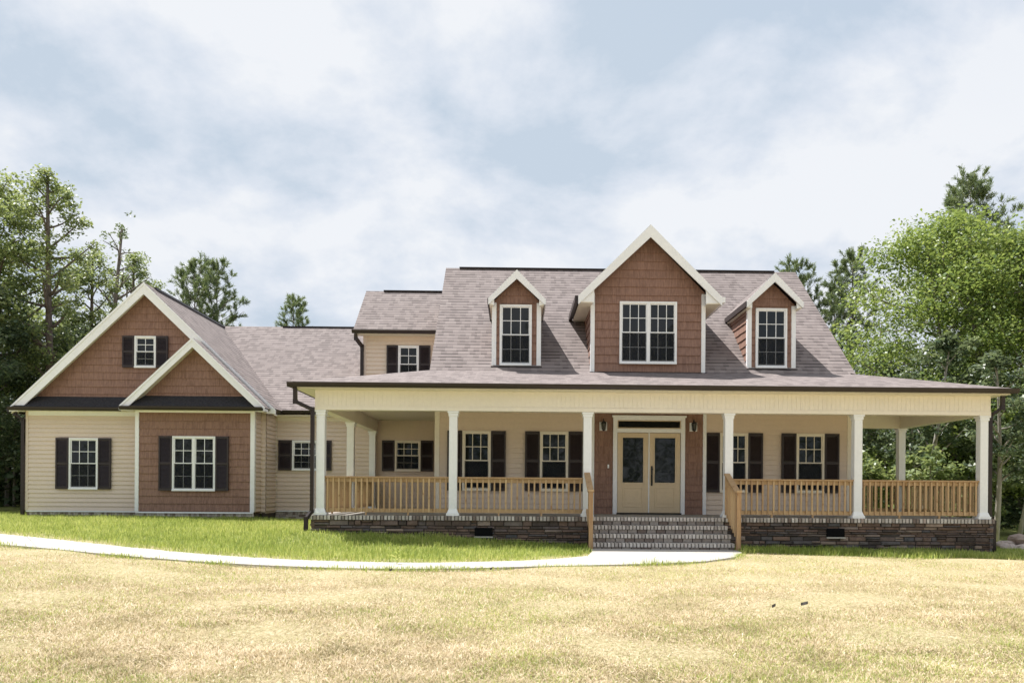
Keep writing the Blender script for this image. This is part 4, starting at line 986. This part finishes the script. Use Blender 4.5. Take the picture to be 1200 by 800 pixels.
for i in range(150):
    x = Rt.choice([Rt.uniform(-34, -16), Rt.uniform(12, 34)]); y = Rt.uniform(33, 48); z = float(zg(x, y)); h = Rt.uniform(6, 9.5); r = Rt.uniform(.05, .13)
    mb.tube([(x, y, z - .2), (x + Rt.uniform(-.3, .3), y, z + h * .5), (x + Rt.uniform(-.5, .5), y, z + h)], [r, r * .7, r * .3], 6, tint=Rt.uniform(0, .6))
tag(mb.build('distant_trunks', 'bark'), 'thin distant tree trunks standing in the shade of the wood', 'tree trunks', kind='stuff')

# grass blades
def blades(n, xr, yr, keep, hlo, hhi, lean, wid, tintf, seed):
    R = np.random.default_rng(seed); u = R.random(n); y = 1 / (1 / yr[0] + u * (1 / yr[1] - 1 / yr[0])) if yr[0] < 8 else R.uniform(*yr, n)
    x = R.uniform(xr[0], xr[1], n) if yr[0] >= 8 else (R.uniform(-.72, .70, n) * (y + .6))
    k_ = keep(x, y, R.random(n)); x = x[k_]; y = y[k_]; n = len(x); z = zg(x, y) + .0
    h = R.uniform(hlo, hhi, n) * (.62 + .75 * vnoise(x, y, 2.6, 12)); an = R.uniform(0, 6.283, n); ln = R.uniform(lean[0], lean[1], n)
    d = np.stack([np.cos(an) * np.sin(ln), np.sin(an) * np.sin(ln), np.cos(ln)], 1); s_ = np.stack([-np.sin(an), np.cos(an), np.zeros(n)], 1)
    w_ = (wid * R.uniform(.6, 1.3, n))[:, None]; P = np.stack([x, y, z], 1); h = h[:, None]
    mid = P + d * h * .55 + np.array([0, 0, 1]) * h * .05; tip = P + d * h + np.array([0, 0, -1]) * h * .12 * np.sin(ln)[:, None]
    V = np.stack([P - s_ * w_ / 2, P + s_ * w_ / 2, mid + s_ * w_ * .4, mid - s_ * w_ * .4, tip], 1).reshape(-1, 3)
    i0 = np.arange(n) * 5; Q = np.stack([i0, i0 + 1, i0 + 2, i0 + 3], 1); T3 = np.stack([i0 + 3, i0 + 2, i0 + 4, i0 + 4], 1)
    t = tintf(x, y, R)
    return V, Q, i0, np.repeat(t, 5)
def grass_obj(name, parts, mat, label):
    Vs = []; L3 = []; Ts = []; off = 0; loops = []; tot = []
    for (V, Q, i0, T) in parts:
        n = len(i0); a = np.stack([i0, i0 + 1, i0 + 2, i0 + 3, i0 + 3, i0 + 2, i0 + 4], 1) + off; loops.append(a.ravel()); tot.append(np.tile([4, 3], n)); Vs.append(V); Ts.append(T); off += len(V)
    V = np.concatenate(Vs); lo = np.concatenate(loops); tt = np.concatenate(tot); me = bpy.data.meshes.new(name)
    me.vertices.add(len(V)); me.vertices.foreach_set('co', V.astype(np.float32).ravel()); me.loops.add(len(lo)); me.loops.foreach_set('vertex_index', lo.astype(np.int32))
    me.polygons.add(len(tt)); st = np.r_[0, np.cumsum(tt)[:-1]]; me.polygons.foreach_set('loop_start', st.astype(np.int32)); me.polygons.foreach_set('loop_total', tt.astype(np.int32))
    at = me.attributes.new('tint', 'FLOAT', 'POINT'); at.data.foreach_set('value', np.concatenate(Ts).astype(np.float32)); me.materials.append(M[mat]); me.update(calc_edges=True)
    o = bpy.data.objects.new(name, me); COL.objects.link(o); tag(o, label, 'grass', kind='stuff'); return o
def vnoise(x, y, sc_, seed):                            # smooth value noise in 0..1
    X = np.asarray(x) * sc_; Y = np.asarray(y) * sc_; xi = np.floor(X).astype(np.int64); yi = np.floor(Y).astype(np.int64); fx = X - xi; fy = Y - yi; fx = fx * fx * (3 - 2 * fx); fy = fy * fy * (3 - 2 * fy)
    def hsh(a, b): h = (a * 374761393 + b * 668265263 + seed * 974711) & 0xffffffff; h = ((h ^ (h >> 13)) * 1274126177) & 0xffffffff; return ((h ^ (h >> 16)) & 0xffff) / 65535.0
    return (hsh(xi, yi) * (1 - fx) + hsh(xi + 1, yi) * fx) * (1 - fy) + (hsh(xi, yi + 1) * (1 - fx) + hsh(xi + 1, yi + 1) * fx) * fy
def patchy(x, y): return np.clip((.40 * vnoise(x, y, .45, 1) + .30 * vnoise(x, y, 1.3, 2) + .20 * vnoise(x, y, 3.4, 3) + .10 * vnoise(x, y, 8.0, 4) - .5) * 2.4 + .5, 0, 1)
def off_house(x, y): return ~((y > 17.0) & (x > 1.6) & (x < 4.8)) & ~((y > 17.9) & (x > -4.6) & (x < 10.9)) & ~((y > 23.2) & (x > -14.4) & (x < -4))
def k_lush(x, y, r): return (r < lush_at(x, y)) & ~on_path(x, y, .03) & off_house(x, y)
def k_dry(x, y, r): return (r < 1.0 - .85 * lush_at(x, y)) & ~on_path(x, y, .04) & off_house(x, y)
def k_drygreen(x, y, r): return (r < np.clip(patchy(x, y) ** 1.4 * 1.1, 0.06, 1)) & (lush_at(x, y) < .6) & ~on_path(x, y, -.02) & off_house(x, y)
def k_edge(x, y, r): e = np.minimum(np.abs(y - path_up_y(x)), np.abs(y - path_lo_y(x))); return (r < np.exp(-e / .11) * np.clip(vnoise(x, y, 1.7, 5) * 1.5 - .2, .1, 1)) & (x < 4.9) & ~on_path(x, y, .10) & off_house(x, y)
def k_clip(x, y, r): return (r < np.clip(vnoise(x, y, 1.1, 15) * 1.6 - .3, .1, 1) * (1 - lush_at(x, y))) & ~on_path(x, y, -.06) & off_house(x, y)
def t_clip(x, y, R): return np.clip(.72 + R.normal(size=len(x)) * .28, 0, 1)
def t_green(x, y, R): return np.clip(.44 + .35 * (patchy(x * 1.3, y * 1.2) - .5) + R.normal(size=len(x)) * .27, 0, 1)
def t_straw(x, y, R): return np.clip(.52 + .45 * (vnoise(x, y, 2.1, 9) - .5) + .4 * (vnoise(x, y, 6.0, 10) - .5) + R.normal(size=len(x)) * .22, 0, 1)
grass_obj('grass', [blades(330000, (-24, 2.0), (11.5, 25), k_lush, .06, .15, (.05, .8), .010, t_green, 21), blades(110000, (1.5, 16), (15.6, 20), k_lush, .06, .16, (.05, .8), .010, t_green, 22),
                    blades(330000, (-1, 1), (4.6, 17), k_drygreen, .025, .06, (.4, 1.4), .0048, t_green, 23), blades(230000, (-13, 5), (11.5, 17.2), k_edge, .05, .12, (.1, .9), .009, t_green, 24)], 'grass_blade', 'green grass growing beside the path and in the lawn')
grass_obj('dry_grass', [blades(600000, (-1, 1), (4.6, 18), k_dry, .025, .07, (.7, 1.52), .0045, t_straw, 31), blades(70000, (-1, 1), (4.6, 16), k_clip, .07, .15, (1.25, 1.52), .0062, t_clip, 33)], 'straw_blade', 'dry cut straw-coloured grass lying over the front lawn')

# small things on the ground
def stone_mesh(seed, s):
    R = np.random.default_rng(seed); mb = MB(); n, m = 9, 6; vs = []
    for j in range(m + 1):
        th = math.pi * j / m
        for i in range(n): ph = 6.283 * i / n; r = s * (1 + .22 * math.sin(3 * ph + seed) * math.sin(th) + R.uniform(-.12, .12)); vs.append((r * math.sin(th) * math.cos(ph) * 1.3, r * math.sin(th) * math.sin(ph), r * math.cos(th) * .7))
    b = len(mb.v); mb.v.extend(vs); mb.t.extend([R.uniform(.5, 1)] * len(vs))
    for j in range(m):
        for i in range(n): mb.f.append((b + j * n + i, b + (j + 1) * n + i, b + (j + 1) * n + (i + 1) % n, b + j * n + (i + 1) % n)); mb.mi.append(0); mb.uv.append([(0, 0)] * 4)
    return mb
k = Mat('pale_stone'); g = k.noise(9, 6, .7)
k.color(k.mix(.5, k.ramp(k.attr(), [(.5, (.48, .36, .32)), (1.0, (.72, .64, .60))]), k.ramp(g, [(.3, (.20, .15, .13)), (.7, (.74, .64, .60))]))).rough(.9, .2); k.bump(g, .8, .02); M['pale_stone'] = k.m
Rs = random.Random(3)
places = [('left end of the heap beside the house corner', 11.9, 19.1, 0), ('heap front, second from its left end', 12.25, 19.0, 0), ('middle of the heap front', 12.6, 19.05, 0), ('heap front, second from its right end', 12.98, 19.0, 0), ('right end of the heap at the photo edge', 13.35, 19.1, 0),
          ('back row of the heap on its left', 12.05, 19.4, 0), ('back row of the heap in its middle', 12.45, 19.42, 0), ('back row of the heap on its right', 12.85, 19.4, 0), ('top of the heap on the left', 12.25, 19.22, 1), ('topmost in the middle of the heap', 12.62, 19.25, 1), ('top of the heap on the right', 12.98, 19.22, 1), ('back row of the heap at the photo edge', 13.25, 19.42, 0)]
for i, (lab, x, y, lv) in enumerate(places):
    s_ = Rs.uniform(.15, .20); z = float(zg(x, y)) + s_ * .55 + lv * .20
    o = stone_mesh(40 + i, s_).build('field_stone', 'pale_stone', None, origin=(0, 0, 0)); o.location = (x, y, z); o.rotation_euler.z = Rs.uniform(0, 6)
    tag(o, 'pale pinkish field stone, ' + lab, 'stone', 'stones heaped beside the right corner of the house')
def weed(x, y, h, label, n=9):
    R = random.Random(int(x * 100)); z = float(zg(x, y)); o = empty('weed', (x, y, z), label, 'weed'); st = MB(); lf = MB()
    st.tube([(x, y, z - .02), (x + .01, y, z + h * .5), (x + .03, y, z + h)], [.006, .005, .003], 6)
    for i in range(n):
        t = .15 + .8 * i / n; a = i * 2.4; L_ = h * R.uniform(.3, .5) * (1.15 - t * .5); b = Vector((x + .02 * t, y, z + h * t)); d = Vector((math.cos(a), math.sin(a), .55)).normalized(); sd = Vector((-math.sin(a), math.cos(a), 0))
        m_ = b + d * L_ * .5; e = b + d * L_ - Vector((0, 0, L_ * .2)); lf.face([b, m_ + sd * L_ * .11, e, m_ - sd * L_ * .11], 0, R.uniform(.3, .8))
    st.build('stem', 'grass_blade', o); lf.build('leaves', 'grass_blade', o)
weed(-1.9, 13.0, .34, 'tall leafy weed sprouting at the far edge of the path, left of the steps', 12)
weed(2.4, 13.8, .16, 'small tufted weed on the near edge of the path in front of the steps', 9)
M['dead_leaf'] = M['mortar']
for i, (x, y, lab) in enumerate([(3.25, 8.92, 'curled dark brown leaf lying alone on the right half of the dry lawn'), (2.85, 8.75, 'small dark fleck of leaf just left of the curled brown leaf on the lawn'), (-1.8, 11.75, 'dark dead leaf on the lawn right below the tall weed'), (-.35, 12.25, 'dark dead leaf near the path edge, left of the steps')]):
    mb = MB(); z = float(zg(x, y)) + .045; s_ = .04 if i == 0 else .02
    for q in range(5): u0, u1 = q / 5, (q + 1) / 5; f0, f1 = math.sin(math.pi * (u0 * .9 + .05)) * s_ * .3, math.sin(math.pi * (u1 * .9 + .05)) * s_ * .3; mb.face([(x + s_ * (u0 - .5) * 2, y - f0, z + .02 * u0), (x + s_ * (u1 - .5) * 2, y - f1, z + .02 * u1), (x + s_ * (u1 - .5) * 2, y + f1, z + .03 + .02 * u1), (x + s_ * (u0 - .5) * 2, y + f0, z + .03 + .02 * u0)])
    tag(mb.build('dead_leaf', 'dead_leaf'), lab, 'leaf', 'dead leaves on the lawn')
